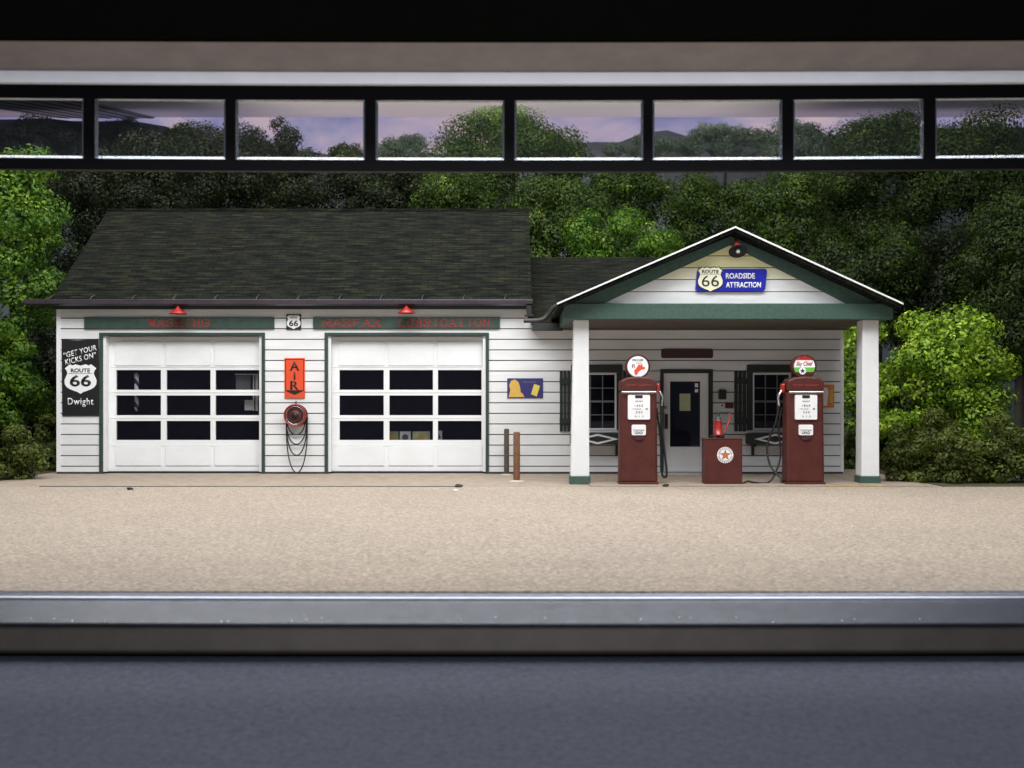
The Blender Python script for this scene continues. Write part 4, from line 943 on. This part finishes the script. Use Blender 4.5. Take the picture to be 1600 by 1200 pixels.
M['crest'] = mat('rail_highlight_metal', (.36,.385,.45), .28, metal=.8, var=.1, scale=20)  # rail's highlight line put into a strip of brighter metal
MB().ext(crest[1:-1][::-1], xsN, bow=.0006).build('rail_highlight', M['crest'], ca)
rl = MB().ext(p[::-1], xsN, bow=.0006).build('rail', M['railp'], ca)
p = [(6.63-D0, PZ(978, 6.36)-.001), (6.36-D0, PZ(978, 6.36)-.001), yz(6.34, 1018), yz(6.38, 1023), (6.63-D0, PZ(1023, 6.38))]
MB().ext(p, xsN, bow=.0006).build('lower_lip', M['railb'], ca, bevel=.01)
p = [(6.7-D0, PZ(1029, 6.34)-.02), yz(6.34, 1030), yz(6.28, 1033), yz(5.05, 1197), yz(5.0, 1202), (5.0-D0, -1.2), (6.7-D0, -1.2)]
MB().ext(p, xsN, bow=.0004).build('panel', M['skirt'], ca, bevel=.01)
MB().box(-9, 9, 6.68-D0, 6.72-D0, -.8, -.19).build('gap_backing', M['hood'], ca)

ho = thing('display_case_hood', (0, 6.2-D0, 3.2), 'black hood with a taupe and pale grey lower edge across the top of the scene', 'hood')
bw = .0012
p = [yz(6.36, 134), yz(6.30, 131), yz(6.30, 113), (6.5-D0, PZ(113, 6.3)), (6.5-D0, PZ(128, 6.5))]
MB().ext(p, xsN, bow=bw).build('pale_lip', M['lip'], ho, bevel=.012)
p = [yz(6.302, 112), yz(6.0, 66), (6.5-D0, PZ(66, 6.0)), (6.5-D0, PZ(112, 6.3)+.002)]
MB().ext(p, xsN, bow=bw).build('taupe_bevel', M['taupe'], ho, bevel=.01)
p = [(5.97-D0, PZ(65, 6.0)), (5.97-D0, 4.1), (6.7-D0, 4.1), (6.7-D0, PZ(65, 6.0))]
MB().ext(p, xsN, bow=bw).build('black_fascia', M['hood'], ho)

# black pane rail
dr_ = 7.4; ry0, ry1 = dr_-D0, dr_-D0+.05; bw2 = .0015
wr = thing('pane_rail', (0, ry0, 2.9), 'glossy black rail holding a row of clear rectangular panes under the hood', 'frame')
WX = [(-92,130), (148,352), (368,570), (587,788), (804,1005), (1020,1222), (1240,1443), (1462,1665), (-310,-110), (1685,1890)]
WX.sort()
zt_, zb_ = PZ(157, dr_), PZ(250, dr_); ztop, zbot = PZ(118, dr_), PZ(268, dr_)
def bowed(mb, k=bw2):
    mb.v = [(a, b, c+k*a*a) for a, b, c in mb.v]; return mb
fr = MB(); cuts = list(np.linspace(-9, 9, 73))
for a, b in zip(cuts, cuts[1:]): fr.box(a, b, ry0, ry1, zt_, ztop); fr.box(a, b, ry0, ry1, zbot, zb_)
edges = [-9]+[PX(v, dr_) for q in WX for v in q]+[9]
for i in range(0, len(edges), 2): fr.box(edges[i], edges[i+1], ry0+.0005, ry1-.0005, zb_-.0005, zt_+.0005)
bowed(fr).build('rail_frame', M['blackp'], wr)
M['rim'] = mat('bright_acrylic_edge', (.42,.45,.50), .22, metal=.8, bump=.5, bscale=30, stretch=(3,1,1))
for a, b in WX:
    x0, x1 = PX(a, dr_), PX(b, dr_)
    pn = bowed(MB().box(x0, x1, ry0+.02, ry0+.026, zb_, zt_)).build('pane', M['clear'], wr)
    q = .014; mb = MB()
    def bar(p0, p1, p2, p3): mb.add([p0, p1, p2, p3, (p0[0], p0[1]+.008, p0[2]), (p1[0], p1[1]+.008, p1[2]), (p2[0], p2[1]+.008, p2[2]), (p3[0], p3[1]+.008, p3[2])], [(0,1,2,3),(7,6,5,4),(0,4,5,1),(1,5,6,2),(2,6,7,3),(3,7,4,0)])
    yA, yB = ry0+.002, ry0+.018
    k0 = zb_+bw2*x0*x0; k1 = zb_+bw2*x1*x1; t0 = zt_+bw2*x0*x0; t1 = zt_+bw2*x1*x1
    bar((x0, yA, k0), (x1, yA, k1), (x1-q, yB, k1+q*1.3), (x0+q, yB, k0+q*1.3))
    bar((x0+q*.5, yB, t0-q*.5), (x1-q*.5, yB, t1-q*.5), (x1, yA, t1), (x0, yA, t0))
    bar((x0, yA, k0), (x0+q, yB, k0+q), (x0+q, yB, t0-q), (x0, yA, t0))
    bar((x1-q, yB, k1+q), (x1, yA, k1), (x1, yA, t1), (x1-q, yB, t1-q))
    mb.build('pane_edge', M['rim'], pn)

# dust on the rail
rn = random.Random(5); mb = MB()
for k in range(46):
    x = rn.uniform(-4, 4); u = rn.random(); y = 6.55-D0-.24*u; z = -.0435-.068*u+.0006*x*x; q_ = rn.uniform(.002, .005)
    mb.box(x-q_*rn.uniform(1, 2.2), x+q_, y-q_, y+q_, z, z+.004)
tag(mb.build('dust', M['wtxt']), 'pale dust specks scattered on the blue grey metal rail', 'dust', kind='stuff')
